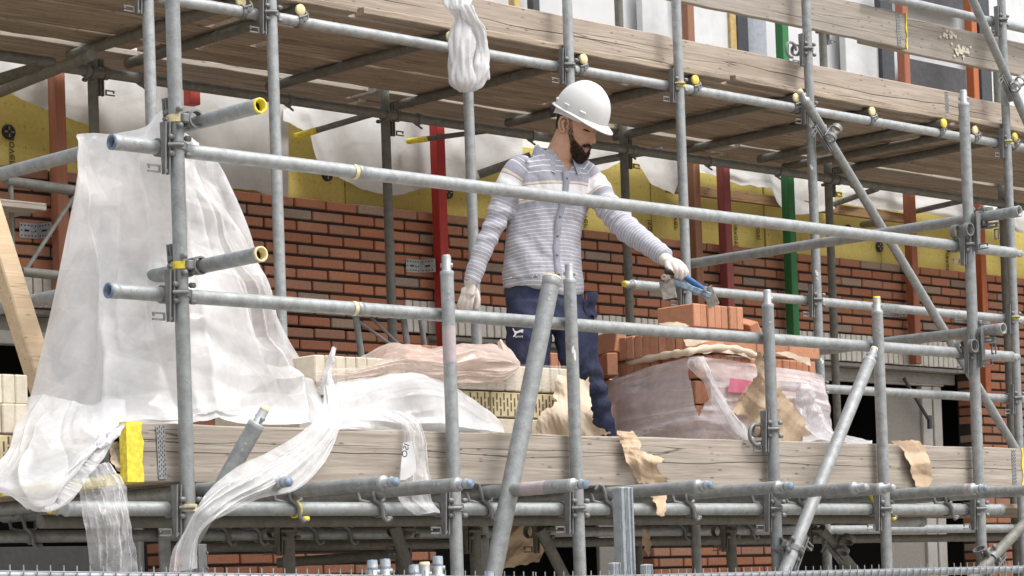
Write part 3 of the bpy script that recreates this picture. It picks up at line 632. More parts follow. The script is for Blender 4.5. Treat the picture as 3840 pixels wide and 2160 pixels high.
# ================================================================== boards
WB = wood("weathered_board", (.42, .375, .32), (.235, .195, .155), 0, .9, .35, .55, splits=((.10, .09, .9, .0017, 3.0), (.135, .05, 1.3, .0012, 17.0)))
WU = wood("upper_toe_board_wood", (.45, .385, .32), (.275, .215, .17), 0, .95, .45, .5, splits=((.115, .12, .75, .0024, 5.0), (.06, .08, 1.2, .0016, 40.0)))
WD = wood("deck_plank_wood", (.45, .375, .29), (.19, .15, .11), 0, .8, .55, .7, .9)
WG = wood("grey_guard_board", (.39, .35, .305), (.23, .20, .165), 0, .7, .35, .5, splits=((.05, .06, 1.0, .0014, 9.0),))
NAILP = galv("nail_plate", (.36, .37, .37), .2, .4)
def plank(x0, x1, y, z, ty, tz, label, mat, group, plate=None, yel=None, warp=0.0, name="scaffold_board"):
    n = 24; mb = MB(); ph = random.uniform(0, 9); G = []
    L = x1 - x0; vs = []; b = .004
    prof = [(-ty/2 + b, -tz/2), (ty/2 - b, -tz/2), (ty/2, -tz/2 + b), (ty/2, tz/2 - b), (ty/2 - b, tz/2), (-ty/2 + b, tz/2), (-ty/2, tz/2 - b), (-ty/2, -tz/2 + b)]
    for i in range(n + 1):
        x = x0 + L * i / n; dz = warp * math.sin(ph + 5 * i / n) + .0012 * math.sin(ph * 3 + i * 1.7); dy = .003 * math.sin(ph * 2 + 4 * i / n)
        for (py_, pz_) in prof: vs.append((x, y + py_ + dy, z + pz_ + dz + .0012 * math.sin(ph + i * 2.3 + pz_ * 90)))
    k = len(prof)
    fs = [(i * k + j, i * k + (j + 1) % k, (i + 1) * k + (j + 1) % k, (i + 1) * k + j) for i in range(n) for j in range(k)] + [tuple(reversed(range(k))), tuple(range(n * k, n * k + k))]
    mb.add(vs, fs); o = single(name, mb, mat, label, "board", group)
    if plate is not None:
        m = MB(); m.box((plate, y - ty / 2 - .0015, z), (.032, .0022, tz * .9), Matrix.Rotation(-.03, 3, 'Y'), 0)
        for i in range(11):
            for j in range(4):
                m.box((plate - .011 + j * .0073 + (i - 5) * -.0004, y - ty / 2 - .003, z + (i - 5) * tz * .08 + (j % 2) * .006), (.0025, .001, .0085), None, 1)
        part("nail_plate", m, [NAILP, HOLE], o)
    if yel is not None:                          # painted end(s)
        for xe, wd in yel:
            m = MB(); s_ = -1 if abs(xe - x0) < .1 else 1; nn = 12; pts = []
            for i in range(nn + 1): pts.append((xe - s_ * (wd + random.uniform(-.003, .003) + .004 * math.sin(i * 1.1)), z - tz / 2 - .0012 + (tz + .0024) * i / nn))
            f = y - ty / 2 - .0035
            vs = [(xe + s_ * .002, f, p[1]) for p in pts] + [(p[0], f, p[1]) for p in pts]
            m.add(vs, [(i, i + 1, i + nn + 2, i + nn + 1) for i in range(nn)])
            m.add([(xe + s_ * .002, f, z - tz/2 - .0012), (xe + s_ * .002, y + ty/2 + .002, z - tz/2 - .0012), (xe + s_ * .002, y + ty/2 + .002, z + tz/2 + .0012), (xe + s_ * .002, f, z + tz/2 + .0012)], [(0, 1, 2, 3)])
            m.add([(xe + s_ * .002, f, z - tz/2 - .0012), (xe + s_ * .002, y + ty/2, z - tz/2 - .0012), (xe - s_ * wd, y + ty/2, z - tz/2 - .0012), (xe - s_ * wd, f, z - tz/2 - .0012)], [(0, 1, 2, 3)])
            m.add([(xe + s_ * .002, f, z + tz/2 + .0012), (xe + s_ * .002, y + ty/2, z + tz/2 + .0012), (xe - s_ * wd, y + ty/2, z + tz/2 + .0012), (xe - s_ * wd, f, z + tz/2 + .0012)], [(0, 1, 2, 3)])
            part("painted_end", m, YEL, o)
    return o
x0 = at(476, 1700, .04)[0]; x1 = at(3838, 1760, .04)[0]
plank(x0, x1, .058, 2.1225, .034, .192, "long weathered toe board at the front with one thick yellow painted end", WB, "toe boards", plate=at(605, 1690, .04)[0], yel=[(x0, .062), (x1, .012)], warp=.002)
m = MB()
# second plate at the right end of the front board
fb = [o for o in COL.objects if o.get('label', '').startswith("long weathered toe board")][0]
xx = at(3802, 1750, .04)[0]; m.box((xx, .039, 2.1225), (.032, .0022, .175), None, 0)
for i in range(11):
    for j in range(4): m.box((xx - .011 + j * .0073, .0375, 2.1225 + (i - 5) * .0155 + (j % 2) * .006), (.0025, .001, .0085), None, 1)
part("nail_plate", m, [NAILP, HOLE], fb)
# lower deck planks
for i in range(14):
    yy = .20 + i * .196; e = 4.66 + random.uniform(-.03, .05)
    plank(e, (10.1 if i < 8 else 14.8) + random.uniform(-.2, .3), yy, 2.04 + random.uniform(-.001, .004), .19, .03, "lower deck plank number %s back from the front toe board" % ["one", "two", "three", "four", "five", "six", "seven", "eight", "nine", "ten", "eleven", "twelve", "thirteen", "fourteen"][i], WD, "planks of the lower deck", yel=[(e, .05)], warp=.003)
# upper deck: planks seen from below, outer edge near the front ledger, gap, plank by the wall
ZD = TRZ + R0 + .016
seg = [(4.2, 6.9), (6.92, 9.35), (9.37, 11.45), (11.47, 15.6)]
ordn = ["outermost", "second", "third", "middle", "fifth", "innermost"]
segn = ["far left", "centre left", "centre right", "far right"]
for i in range(6):
    yy = 1.645 + .098 + i * .1965
    for j, (a, b) in enumerate(seg):
        dx = .22 * math.sin(i * 2.1 + j) if j else 0; dx2 = .22 * math.sin(i * 2.1 + j + 1) if j < 3 else 0
        plank(a + dx, b + dx2 - .02, yy, ZD + random.uniform(-.001, .009), .187, .03, "%s plank of the upper deck in its %s length" % (ordn[i], segn[j]), WD, "planks of the upper deck", warp=.004)
for j, (a, b) in enumerate([(5.0, 8.2), (8.25, 11.0), (11.05, 15.6)]):
    for q, yw in enumerate((2.999, 3.196)):
        plank(a + .1 * q, b + .1 * q, yw, ZD + .008 + .003 * j, .19, .03, "%s plank beyond the inner ledger, %s length" % (["light edged", "wall hugging"][q], ["left", "middle", "right"][j]), WB if q == 0 else WD, "planks beside the wall", warp=.003)
# upper toe boards in front
ZU = 4.278
xa = at(3605, 440, YA + .09)[0]
plank(at(600, -60, YA + .09)[0], xa, YA + .105, ZU, .034, .196, "cracked brown toe board of the upper deck with yellow edged end at right", WU, "toe boards", plate=at(3550, 430, YA + .09)[0], yel=[(xa, .012)], warp=.003)
plank(xa + .02, 14.8, YA + .125, ZU - .006, .034, .196, "rougher dark brown toe board at the far right of the upper deck", WU, "toe boards")
xg = at(3395, 100, YA + .09)[0]
plank(8.9, xg, YA + .10, 4.66, .034, .196, "grey guard board above the upper deck ending in a nail plate", WG, "guard boards", plate=at(3365, 100, YA + .09)[0], yel=[(xg, .008)])
gb = plank(xg - .35, 14.8, YA + .136, 4.655, .034, .196, "grey guard board with a splash of cream paint at right", WG, "guard boards")
CSP = plain("cream_paint_splash", (.66, .62, .52), .7, 0, .15, 60)
for cx_, cy_, sx_, sy_, n_k in ((3600, 192, 18, 12, 34), (3556, 134, 20, 8, 18)):
    m = MB()
    for k in range(n_k):
        c = at(cx_ + random.gauss(0, sx_), cy_ + random.gauss(0, sy_), YA + .1175); n = 9; rr = random.uniform(.005, .015)
        m.add([(c[0] + math.cos(6.283 * i / n) * rr * random.uniform(.6, 1.3), YA + .112 - k * .00005, c[2] + math.sin(6.283 * i / n) * rr * random.uniform(.5, 1.1)) for i in range(n)], [tuple(range(n))])
    part("paint_splash", m, CSP, gb)
# ================================================================== couplers
def coupler_proto(paint=None, shade_tone=False):
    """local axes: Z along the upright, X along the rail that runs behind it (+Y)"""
    mt = [CASTD if shade_tone else CAST, YEL if paint == 'y' else YELP, GALVL]
    r = thing("wedge_coupler", None, "coupler"); pm = 1 if paint else 0
    m = MB(); m.ring((0, 0, 0), (0, 0, 1), R0 + .0005, .0055, .024, 20, pm); m.box((.034, .012, 0), (.022, .03, .03), None, 0, .004); part("clamp_band", m, mt, r)
    m = MB(); m.ring((.034, .050, 0), (1, 0, 0), R0 + .0005, .006, .026, 20, 0); m.ring((-.034, .050, 0), (1, 0, 0), R0 + .0005, .006, .022, 20, 0)
    m.box((0, .026, .0), (.08, .008, .05), None, 0, .003); part("rail_saddle", m, mt, r)
    m = MB()
    for xx in (-.0545, -.0385):
        m.poly([(xx, -.016, .075), (xx, .016, .075), (xx, .012, -.095), (xx, -.006, -.095)], .006, (1, 0, 0), 0)
    m.box((-.0435, .004, -.085), (.02, .012, .012), None, 0, .002); part("wedge", m, mt, r)
    for xx, zz in ((-.030, .027), (-.030, -.027), (.036, .027), (.036, -.027)):
        m = MB(); m.lathe((xx - .012, -.012, zz), (1, 0, 0), [(0, 0), (.0015, .007), (.004, .0095), (.02, .0095), (.024, .006), (.0245, 0)], 10, 2 if False else 0); part("stud", m, mt, r)
    m = MB(); m.path([(-.044, -.013, .0), (-.02, -.0335, .0), (0, -.0345, 0)], .0065, 8, 0); part("hook_arm", m, mt, r)
    m = MB(); m.box((-.085, .012, -.068), (.05, .005, .006), None, 0); m.box((-.085, .012, -.088), (.05, .005, .006), None, 0); m.box((-.063, .012, -.078), (.006, .006, .024), None, 0); m.box((-.105, .012, -.074), (.006, .005, .010), None, 0)
    part("lever_lug", m, mt, r); return r
PROT = {}
def proto(paint, shade_tone):
    k = (paint, shade_tone)
    if k not in PROT: PROT[k] = [coupler_proto(paint, shade_tone), False]
    return PROT[k]
def mat4(loc, x, y, z):
    M = Matrix.Identity(4)
    for i, c in enumerate((x, y, z)):
        for j in range(3): M[j][i] = c[j]
    M.translation = V(loc); return M
def coupler(loc, z, x, label, paint=None, shade_tone=False, sc=1.0, flip=False):
    """z: direction of the tube carrying the band, x: direction of the tube behind it"""
    z = V(z).normalized(); x = V(x); x = (x - z * x.dot(z)).normalized(); y = z.cross(x)
    P_ = proto(paint, shade_tone); M = mat4(loc, x, y, z) @ Matrix.Scale(sc, 4)
    if not P_[1]:
        P_[1] = True; P_[0].matrix_world = M; r = P_[0]
    else: r, _ = copy_thing(P_[0], M)
    tag(r, label, "coupler", "wedge couplers of the scaffold"); return r
def cross(vk, hk, label, **k):
    p, q, _ = TUBES[vk]; h0, h1, hd = TUBES[hk]
    coupler((p[0], p[1], h0[2]), (0, 0, 1), (1, 0, 0), label, **k)
WHO = {'F1': "the upright before the plastic tent", 'F2': "the pink banded upright", 'F3': "the upright with white fleck", 'F4': "the paper side upright", 'F5': "the yellow tipped upright", 'F6': "the tall far right front upright", 'A1': "the upright behind the tent's peak", 'A2': "the pale upright right of the tent", 'A4': "the upright behind the helmet", 'A5': "the tong hand's upright", 'A6': "the paint speckled upright", 'A7': "the pale upright at the right edge"}
for k in ('F1', 'F6'):
    cross(k, 'RU', "coupler holding the upper guard rail to " + WHO[k]); cross(k, 'RM', "coupler holding the lower guard rail to " + WHO[k])
for k in ('F1', 'F2', 'F3', 'F4', 'F5', 'F6'): cross(k, 'RB', "coupler holding the front ledger to " + WHO[k], paint='p' if k == 'F1' else None)
for k in ('A1', 'A2', 'A4', 'A5', 'A6', 'A7'): cross(k, 'UL', "coupler holding the upper deck ledger to " + WHO[k] + (" (yellow band)" if k in ('A5', 'A7') else ""), paint='y' if k in ('A5', 'A7') else None)
for k in ('A5', 'A6', 'A7'): cross(k, 'AM', "coupler holding the middle rail to " + WHO[k], paint='y' if k == 'A7' else None)
for k in ('A6', 'A7'): cross(k, 'AL', "coupler holding the low rail to " + WHO[k])
cross('A7', 'UG', "coupler holding the top rail to " + WHO['A7'])
# extra loose and swivel couplers
p = TUBES['A6'][0]; coupler((p[0], p[1], zat(3030, 185, YA)), (0, 0, 1), (1, 0, 0), "loose coupler clamped high on the paint speckled upright above the toe board")
m = MB(); z0 = zat(2990, 190, YA); m.path([V((p[0] - .07, YA + .02, z0 + .0)) + V((math.cos(t) * .04 - .04, 0, math.sin(t) * .04 + .005)) for t in [i * .45 for i in range(0, 12)]], .0075, 8); single("open_clamp", m, CAST, "open clamp jaw sticking out left of the high loose coupler", "coupler")
p = TUBES['F4'][0]; coupler((p[0], p[1], zat(2893, 1610, 0)), (0, 0, 1), (1, 0, 0), "loose wedge coupler on the paper side upright at the top of the toe board")
z0 = zat(2845, 1610, 0); m = MB(); m.path([V((p[0] - .09 + math.cos(t) * .042, .01, z0 - .02 + math.sin(t) * .042)) for t in [1.2 + i * .4 for i in range(11)]], .008, 8); single("open_clamp", m, CAST, "open half ring clamp hanging left of the loose coupler at the brown paper", "coupler")
for k, pxy, lb in (('B2', (1466, 430), "dark coupler under the deck at the dull upright left of the red post"), ('B3', (2360, 545), "dark coupler under the deck right of the worker's face"), ('B4', (3112, 660), "dark coupler under the deck at the upright right of the green post"), ('B1', (352, 265), "dark coupler in the shadow of the deck at the left inner upright"), ('B5', (3765, 735), "dark coupler under the deck at the far right inner upright")):
    p = TUBES[k][0]; coupler((p[0], p[1], TUBES['BL'][0][2]), (0, 0, 1), (-1, 0, 0), lb, shade_tone=True)
p = TUBES['B4'][0]; coupler((p[0], p[1], zat(3082, 105, YB)), (0, 0, 1), (-1, 0, 0), "coupler on the inner upright crossing the upper guard board", sc=1.0)
# side rails to front uprights
for vk, hk, lb, pt in (('F1', 'SU', "yellowed coupler fixing the bright yellow ended side rail", 'p'), ('F1', 'SM', "coupler with bright yellow wedge fixing the pale ended side rail", 'y')):
    p = TUBES[vk][0]; h = TUBES[hk]; t = (0 - h[0][1]) / (h[1][1] - h[0][1]); q = h[0].lerp(h[1], t)
    coupler((p[0], p[1], q[2]), (0, 0, 1), (0, -1, 0), lb, paint=pt)
for vk, hk, lb in (('F6', 'TU', "tangled coupler fixing the upper side rail at the far right"), ('F6', 'TM', "hooked coupler fixing the lower side rail at the far right")):
    p = TUBES[vk][0]; h = TUBES[hk]; t = (0 - h[0][1]) / (h[1][1] - h[0][1]); q = h[0].lerp(h[1], t)
    coupler((q[0], q[1], q[2]), (0, 1, 0), (0, 0, 1), lb); coupler((p[0], p[1], q[2] - .07), (0, 0, 1), (0, 1, 0), lb.replace("coupler fixing", "clamp below"))
# braces to uprights
def dcross(dk, pxy, Y, label, **k):
    d = TUBES[dk][2]; c = at(*pxy, Y); coupler(c, d, (0, 0, 1), label, **k)
dcross('D4', (3098, 505), YA - .07, "swivel coupler where the long diagonal meets the paint speckled upright")
dcross('D5', (3790, 320), YA - .07, "swivel coupler where the corner diagonal meets the right edge upright", paint='p')
dcross('D3', (2975, 2060), -.075, "swivel coupler where the silver brace crosses the paper side upright")
dcross('D9', (3140, 2045), .88, "swivel coupler with yellow mark on the brace behind the silver one", paint='y')
dcross('D6', (3720, 2090), -.07, "swivel coupler at the foot of the dark right hand brace")
for i, (px, py) in enumerate(((1530, 1985), (2040, 1990), (2740, 1990), (1080, 1990), (1780, 1990), (3060, 1990))):
    c = at(px, py, .9); coupler(c, (0, 0, 1), (1, 0, 0), "dark coupler in the shade under the deck " + ["left of the pink banded upright", "beside the hanging brown paper", "behind the aluminium beam's right side", "below the stubby leaning tube", "right of the pink banded upright", "behind the silver brace"][i], shade_tone=True)
    if i in (2, 3, 4): tube('V%d' % i, (c[0], .9, 0), (c[0], .9, 1.93), "dark prop upright under the deck " + ["behind the aluminium beam's right side", "below the stubby leaning tube", "right of the pink banded upright"][i - 2], mat=GALVD)
# clips tying board bearers to the ledger
def clip_proto():
    r = thing("bearer_clip", None, "clip"); m = MB(); m.ring((0, 0, 0), (1, 0, 0), R0 + .0005, .005, .02, 18, 0); part("clip_band", m, CAST, r)
    m = MB(); m.path([(-.012, -.028, .012), (.012, -.036, .02), (.03, -.03, .03), (.034, -.012, .045)], .0055, 7); m.path([(.012, -.03, -.004), (.03, -.034, .012), (.03, -.03, .03)], .005, 7); part("clip_link", m, CAST, r); return r
cp = clip_proto(); first = True
for i, x in enumerate(TR):
    M = Matrix.Translation((x - .005, YA + .05, TUBES['UL'][0][2])); lb = "steel clip tying a board bearer to the upper ledger, " + ["top left edge", "right of the tall pale upright", "behind the knotted bag", "above the helmet", "at the tong hand's upright", "at the leaning tube's spigot", "right of the paint speckled upright", "under the stamped board end", "right of the tall front upright", "at the right edge"][i]
    if first: cp.matrix_world = M; r = cp; first = False
    else: r, _ = copy_thing(cp, M)
    tag(r, lb, "clip", "clips on the upper ledger")
cpd = None
for i, x in enumerate(TR):
    M = Matrix.Translation((x - .005, YB - .05, TUBES['BL'][0][2])) @ Matrix.Rotation(rad(180), 4, 'X')
    r, ks = copy_thing(cp, M)
    for kk in ks:
        kk.data = kk.data if cpd is None else kk.data
    tag(r, "shaded clip under the inner ledger, " + ["top left edge", "near the tall pale upright's bearer", "behind the knotted bag", "left of the helmet's bearer", "right of the worker's face", "at the leaning tube's bearer", "right of the green post", "above the far diagonal", "near the tall front upright's bearer", "at the right edge"][i], "clip", "clips on the inner ledger")
# S-hook couplers hanging the deck bearers on the front ledger
def hook_proto(pt=None):
    mt = [CAST, YEL]; r = thing("hook_coupler", None, "coupler"); m = MB()
    m.path([(-.058, -.004, .075), (-.046, -.012, .095), (-.028, -.016, .088), (-.02, -.02, .06), (-.014, -.022, .03), (.004, -.026, .018), (.012, -.032, .0), (.014, -.034, -.03), (.026, -.036, -.045), (.04, -.034, -.04)], .0078, 8, 1 if pt == 'c' else 0); part("hook_link", m, mt, r)
    m = MB(); m.path([(-.062, .012, .06), (-.058, .006, .03), (-.03, -.006, .022), (.02, -.008, .024), (.044, -.004, .03), (.05, .0, .075)], .0075, 8, 1 if pt == 'c' else 0); part("hook_link", m, mt, r)
    m = MB(); m.ring((.02, .0, 0), (1, 0, .25), R0 + .001, .005, .02, 18, 1 if pt == 'y' else 0); m.lathe((.03, -.03, -.035), (1, -.2, 0), [(0, .0), (0, .0085), (.022, .0085), (.022, 0)], 8, 1 if pt == 'y' else 0); part("clamp_band", m, mt, r); return r
HP = {}
wh = ["beside the trailing plastic strip", "left of the hanging clear wrap, yellow banded", "behind the hanging clear wrap", "behind the leaning grey tube", "behind the aluminium beam", "left of the paper side upright", "behind the silver brace", "right of the silver brace", "right of the yellow tipped upright, yellowish", "left of the last front upright"]
for i, x in enumerate(NX):
    pt = {1: 'y', 6: 'y', 8: 'c'}.get(i); M = Matrix.Translation((x - .01, RY, TUBES['RB'][0][2]))
    if pt not in HP: HP[pt] = hook_proto(pt); r = HP[pt]; r.matrix_world = M
    else: r, _ = copy_thing(HP[pt], M)
    tag(r, "hook coupler on the front ledger " + wh[i], "coupler", "hook couplers on the front ledger")
for i, px in enumerate((95, 830, 950, 1160, 1290, 1790, 2545, 2800, 3000)):
    c = at(px, 2003, YA + .05); c = V((c[0], YA + .05, TUBES['L2'][0][2])); r, _ = copy_thing(HP[None], Matrix.Translation(c))
    tag(r, "shaded hook coupler under the deck " + ["at the left edge", "right of the trailing strip", "below the stubby tube's needle", "below the wood knots left of centre", "near the slanting dark brace", "right of the pink banded upright", "right of the aluminium beam", "left of the paper side upright", "behind the silver brace"][i], "coupler", "hook couplers under the deck")
# joints on the two guard rails (expanding sleeve with yellow paint)
for k, pxy, lb in (('RU', (1338, 645), "upper guard rail"), ('RM', (1335, 1158), "lower guard rail")):
    c = at(*pxy, RY); zz = TUBES[k][0][2]; m = MB(); m.lathe((c[0] - .02, RY, zz), (1, 0, 0), [(0, R0), (.0, R0 + .0014), (.012, R0 + .0014), (.012, R0 - .001), (.016, R0 - .001), (.016, R0 + .0016), (.045, R0 + .0016), (.045, R0)], 20, 0); m.lathe((c[0] - .021, RY, zz), (1, 0, 0), [(.0, R0 + .0018), (.014, R0 + .002), (.017, R0 + .0012)], 20, 1)
    o = [x for x in COL.objects if x.get('label', '').startswith("long " + lb.split()[0])][0]; part("joint_sleeve", m, [GALV, YELP], o)
# ================================================================== the worker
UU, VV, TT = V(cr), V(cu), -V(cf)
D0 = (RM.transposed() @ (at(2110, 1000, .85) - CAM))[1]
PX = D0 / FOC                                  # metres per photo pixel at the worker
def pp(px, py, t=0.0): return atd(px, py, D0 - t)
def loft(mb, rings, seg=28, cap=True):         # rings: (centre, axis a, axis b)
    vs = []
    for c, a, b in rings:
        for i in range(seg):
            th = 2 * math.pi * i / seg; vs.append(c + a * math.cos(th) + b * math.sin(th))
    n = len(rings)
    mb.add(vs, [(k * seg + i, k * seg + (i + 1) % seg, (k + 1) * seg + (i + 1) % seg, (k + 1) * seg + i) for k in range(n - 1) for i in range(seg)], 0, True)
    if cap: mb.add(vs[:seg], [tuple(reversed(range(seg)))]); mb.add(vs[-seg:], [tuple(range(seg))])
def catmull(pts, n):
    out = []; m = len(pts)
    for k in range(m - 1):
        p0, p1, p2, p3 = pts[max(k - 1, 0)], pts[k], pts[k + 1], pts[min(k + 2, m - 1)]
        for j in range(n):
            t = j / n; out.append(.5 * ((2 * p1) + (p2 - p0) * t + (2 * p0 - 5 * p1 + 4 * p2 - p3) * t * t + (3 * p1 - p0 - 3 * p2 + p3) * t ** 3))
    out.append(pts[-1]); return out
def limb(mb, pts, rad_, seg=20, n=6, flat=1.0):
    pts = catmull([V(p) for p in pts], n); rr = catmull([V((r, 0, 0)) for r in rad_], n); prev = None; rings = []
    for k, p in enumerate(pts):
        d = (pts[min(k + 1, len(pts) - 1)] - pts[max(k - 1, 0)]).normalized()
        if prev is None: a, b, _ = frame(d)
        else: a = (prev - d * prev.dot(d)).normalized(); b = a.cross(d)
        prev = a; rings.append((p, a * rr[k][0], b * rr[k][0] * flat))
    # rounded ends
    loft(mb, [(rings[0][0] - (pts[1] - pts[0]).normalized() * rr[0][0] * .5, rings[0][1] * .5, rings[0][2] * .5)] + rings + [(rings[-1][0] + (pts[-1] - pts[-2]).normalized() * rr[-1][0] * .5, rings[-1][1] * .5, rings[-1][2] * .5)], seg)
def remesh(mb, voxel, smooth=3):
    me = mb.mesh("tmp", [], V((0, 0, 0))); o = bpy.data.objects.new("tmp", me); COL.objects.link(o)
    md = o.modifiers.new("r", 'REMESH'); md.mode = 'VOXEL'; md.voxel_size = voxel; md.use_smooth_shade = True
    if smooth: sm = o.modifiers.new("s", 'SMOOTH'); sm.iterations = smooth; sm.factor = .5
    bpy.context.view_layer.update(); ev = o.evaluated_get(bpy.context.evaluated_depsgraph_get()); m2 = bpy.data.meshes.new_from_object(ev)
    bpy.data.objects.remove(o); return m2
def link_mesh(name, me, mats, root, label=None):
    me.name = name; me.materials.clear()
    for m in mats: me.materials.append(m)
    me.transform(Matrix.Translation(-V(root.location))); me.polygons.foreach_set('use_smooth', [True] * len(me.polygons))
    o = bpy.data.objects.new(name, me); COL.objects.link(o); o.parent = root
    if label: o['label'] = label
    return o
SKIN = None
def skin_mat():
    m = N("skin"); n1 = m.noise(40, 4, .6, rnd=False); c = m.mix(m.ramp(n1, [(.35, 0.0), (.7, 1.0)]), (.47, .27, .175), (.55, .33, .225)); m.set(c, .5, 0, .35); m.bump(n1, .08, .003)
    m.b.inputs['Subsurface Weight'].default_value = .12; m.b.inputs['Subsurface Radius'].default_value = (.02, .008, .004); m.b.inputs['Subsurface Scale'].default_value = .3; return m.mat
SKIN = skin_mat(); LIP = plain("lip_skin", (.40, .17, .13), .45, 0, .1)
# ---- head frame
al, be = rad(35), rad(28)
def cam3(u, v, t): return UU * u + VV * v + TT * t
HF = cam3(math.cos(al) * math.cos(be), -math.sin(be), math.sin(al) * math.cos(be)); HU = cam3(math.cos(al) * math.sin(be), math.cos(be), math.sin(al) * math.sin(be)); HR = HF.cross(HU)
HC = pp(2164, 473, .02)
def hp(f, r, u): return HC + HF * f + HR * r + HU * u
HL = [(-.124, .060, -.005, .018), (-.118, .080, -.012, .034), (-.105, .091, -.020, .045), (-.088, .091, -.045, .0545), (-.066, .091, -.060, .061), (-.045, .089, -.073, .066), (-.02, .087, -.085, .0695), (0, .085, -.09, .0715), (.02, .085, -.095, .0735), (.04, .090, -.098, .075), (.07, .088, -.10, .076), (.10, .073, -.09, .068), (.122, .045, -.065, .048), (.132, .015, -.035, .02)]
def hl(u):
    for (a, b) in zip(HL, HL[1:]):
        if a[0] <= u <= b[0]:
            t = (u - a[0]) / (b[0] - a[0]); return [a[i] + (b[i] - a[i]) * t for i in (1, 2, 3)]
    return HL[0][1:] if u < HL[0][0] else HL[-1][1:]
def g(x, s): return math.exp(-(x / s) ** 2)
def head_pt(th, u, off=0.0):                  # th = 0 in front, + towards his right
    ff, fb, w_ = hl(u); c, s = math.cos(th), math.sin(th); mid = (ff + fb) * .25
    e = .86; cx = math.copysign(abs(c) ** e, c); sx = math.copysign(abs(s) ** e, s)
    f = mid + (cx * (ff - mid) if c >= 0 else cx * (mid - fb)); r = sx * w_
    if c > 0:
        nw = .010 + .006 * min(1, max(0, (.03 - u) / .05))
        nose = .034 * max(0, min(1, (.032 - u) / .055)) * (1 if u > -.030 else max(0, 1 - (-.030 - u) / .010)) * g(r, nw) ; f += nose
        f += .005 * g(u + .058, .006) * g(r, .018) + .0055 * g(u + .072, .006) * g(r, .016) - .004 * g(u + .065, .0035) * g(r, .02)
        f -= .010 * g(u - .012, .012) * (g(r - .031, .014) + g(r + .031, .014)); f += .005 * g(u - .034, .008) * g(abs(r) - .03, .022)
        f += .004 * g(u + .018, .02) * g(abs(r) - .045, .02)
    n_ = V((c * w_, s * (ff - fb) / 2)).normalized() if True else None
    return hp(f + off * n_[0], r + off * n_[1], u)
worker = thing("person", "bearded man in white helmet and striped shirt gripping brick tongs, looking down", "person", (at(2110, 1000, .85)[0], .85, 2.058))
# ---- body: one continuous surface from head to feet (mostly clothed)
body = MB(); nu, nth = 64, 72; vs = []
us = [-.124 + (.256) * i / (nu - 1) for i in range(nu)]
for u in us:
    for k in range(nth): vs.append(head_pt(2 * math.pi * k / nth, u))
body.add(vs, [(i * nth + k, i * nth + (k + 1) % nth, (i + 1) * nth + (k + 1) % nth, (i + 1) * nth + k) for i in range(nu - 1) for k in range(nth)], 0, True)
body.add(vs[:nth], [tuple(reversed(range(nth)))]); body.add(vs[-nth:], [tuple(range(nth))])
LA, NA = cam3(math.cos(rad(25)), 0, -math.sin(rad(25))), cam3(math.sin(rad(25)), 0, math.cos(rad(25)))
def tring(px, py, a, b, t=0.0): return (pp(px, py, t), LA * a, NA * b)
limb(body, [hp(-.018, 0, -.02), pp(2118, 545, .02), pp(2092, 600, .01), pp(2075, 660, .0)], [.062, .060, .062, .075], 24)
TOR = [(1125, 2045, .125, .080), (1040, 2037, .128, .085), (940, 2035, .140, .09), (837, 2046, .150, .10), (750, 2064, .160, .105), (680, 2074, .160, .10), (635, 2076, .145, .085), (600, 2076, .09, .065)]
loft(body, [tring(x, y, a, b) for (y, x, a, b) in TOR])
ARM_L = [pp(1938, 640, .07), pp(1893, 740, .085), pp(1843, 870, .10), pp(1800, 960, .12), pp(1766, 1060, .14)]
ARM_R = [pp(2218, 672, -.06), pp(2272, 760, .0), pp(2345, 850, .09), pp(2420, 908, .19), pp(2497, 968, .29)]
LEG_L = [pp(1985, 1120, .06), pp(1985, 1250, .07), pp(1975, 1400, .08), pp(1968, 1540, .06), pp(1968, 1700, .05)]
LEG_R = [pp(2110, 1120, -.02), pp(2158, 1250, .03), pp(2180, 1375, .05), pp(2236, 1500, .0), pp(2283, 1695, -.04)]
for L_, rr in ((ARM_L, [.045, .04, .035, .031, .026]), (ARM_R, [.045, .042, .036, .032, .027]), (LEG_L, [.066, .066, .052, .046, .040]), (LEG_R, [.066, .066, .052, .046, .040])): limb(body, L_, rr)
bme = remesh(body, .0042, 1); bo = link_mesh("body", bme, [SKIN, LIP], worker)
idx = []
for p in bme.polygons:
    c = p.center + V(worker.location) - HC; f, r, u = c.dot(HF), c.dot(HR), c.dot(HU)
    p.material_index = 1 if (f > .082 and abs(r) < .02 and -.077 < u < -.053) else 0
# ear, eyes, brows
m = MB(); e0 = hp(-.004, .0735, -.006)
def ep(f, u, r=0.0): return e0 + HF * f + HU * u + HR * r - HF * (r * .4)
m.path([ep(.010, -.030, .002), ep(-.004, -.034, .006), ep(-.014, -.022, .011), ep(-.022, .0, .016), ep(-.020, .020, .016), ep(-.008, .030, .013), ep(.006, .026, .008), ep(.012, .012, .004)], [.0055, .007, .006, .0055, .0055, .0055, .0055, .004], 8)
m.path([ep(.008, -.026, .002), ep(-.006, -.012, .006), ep(-.012, .006, .009), ep(-.004, .018, .008)], [.006, .008, .008, .006], 8)
m.path([ep(.012, -.012, .002), ep(.010, .002, .003)], .005, 8); part("ear", m, SKIN, worker)
HAIR = plain("dark_hair", (.030, .021, .016), .8, 0, .6, 260, .8, .15)
m = MB(); m.path([head_pt(th, .007 - .002 * abs(th - .42) , .0012) for th in [.20 + .06 * i for i in range(9)]], [.0012, .0026, .003, .003, .003, .0028, .0024, .002, .0012], 6); part("eyelash_line", m, HAIR, worker)
m = MB(); m.path([head_pt(th, .012 + .004 * math.sin((th - .2) * 5), .0002) for th in [.18 + .06 * i for i in range(10)]], [.002] + [.0045] * 8 + [.002], 6); part("eyelid", m, SKIN, worker)
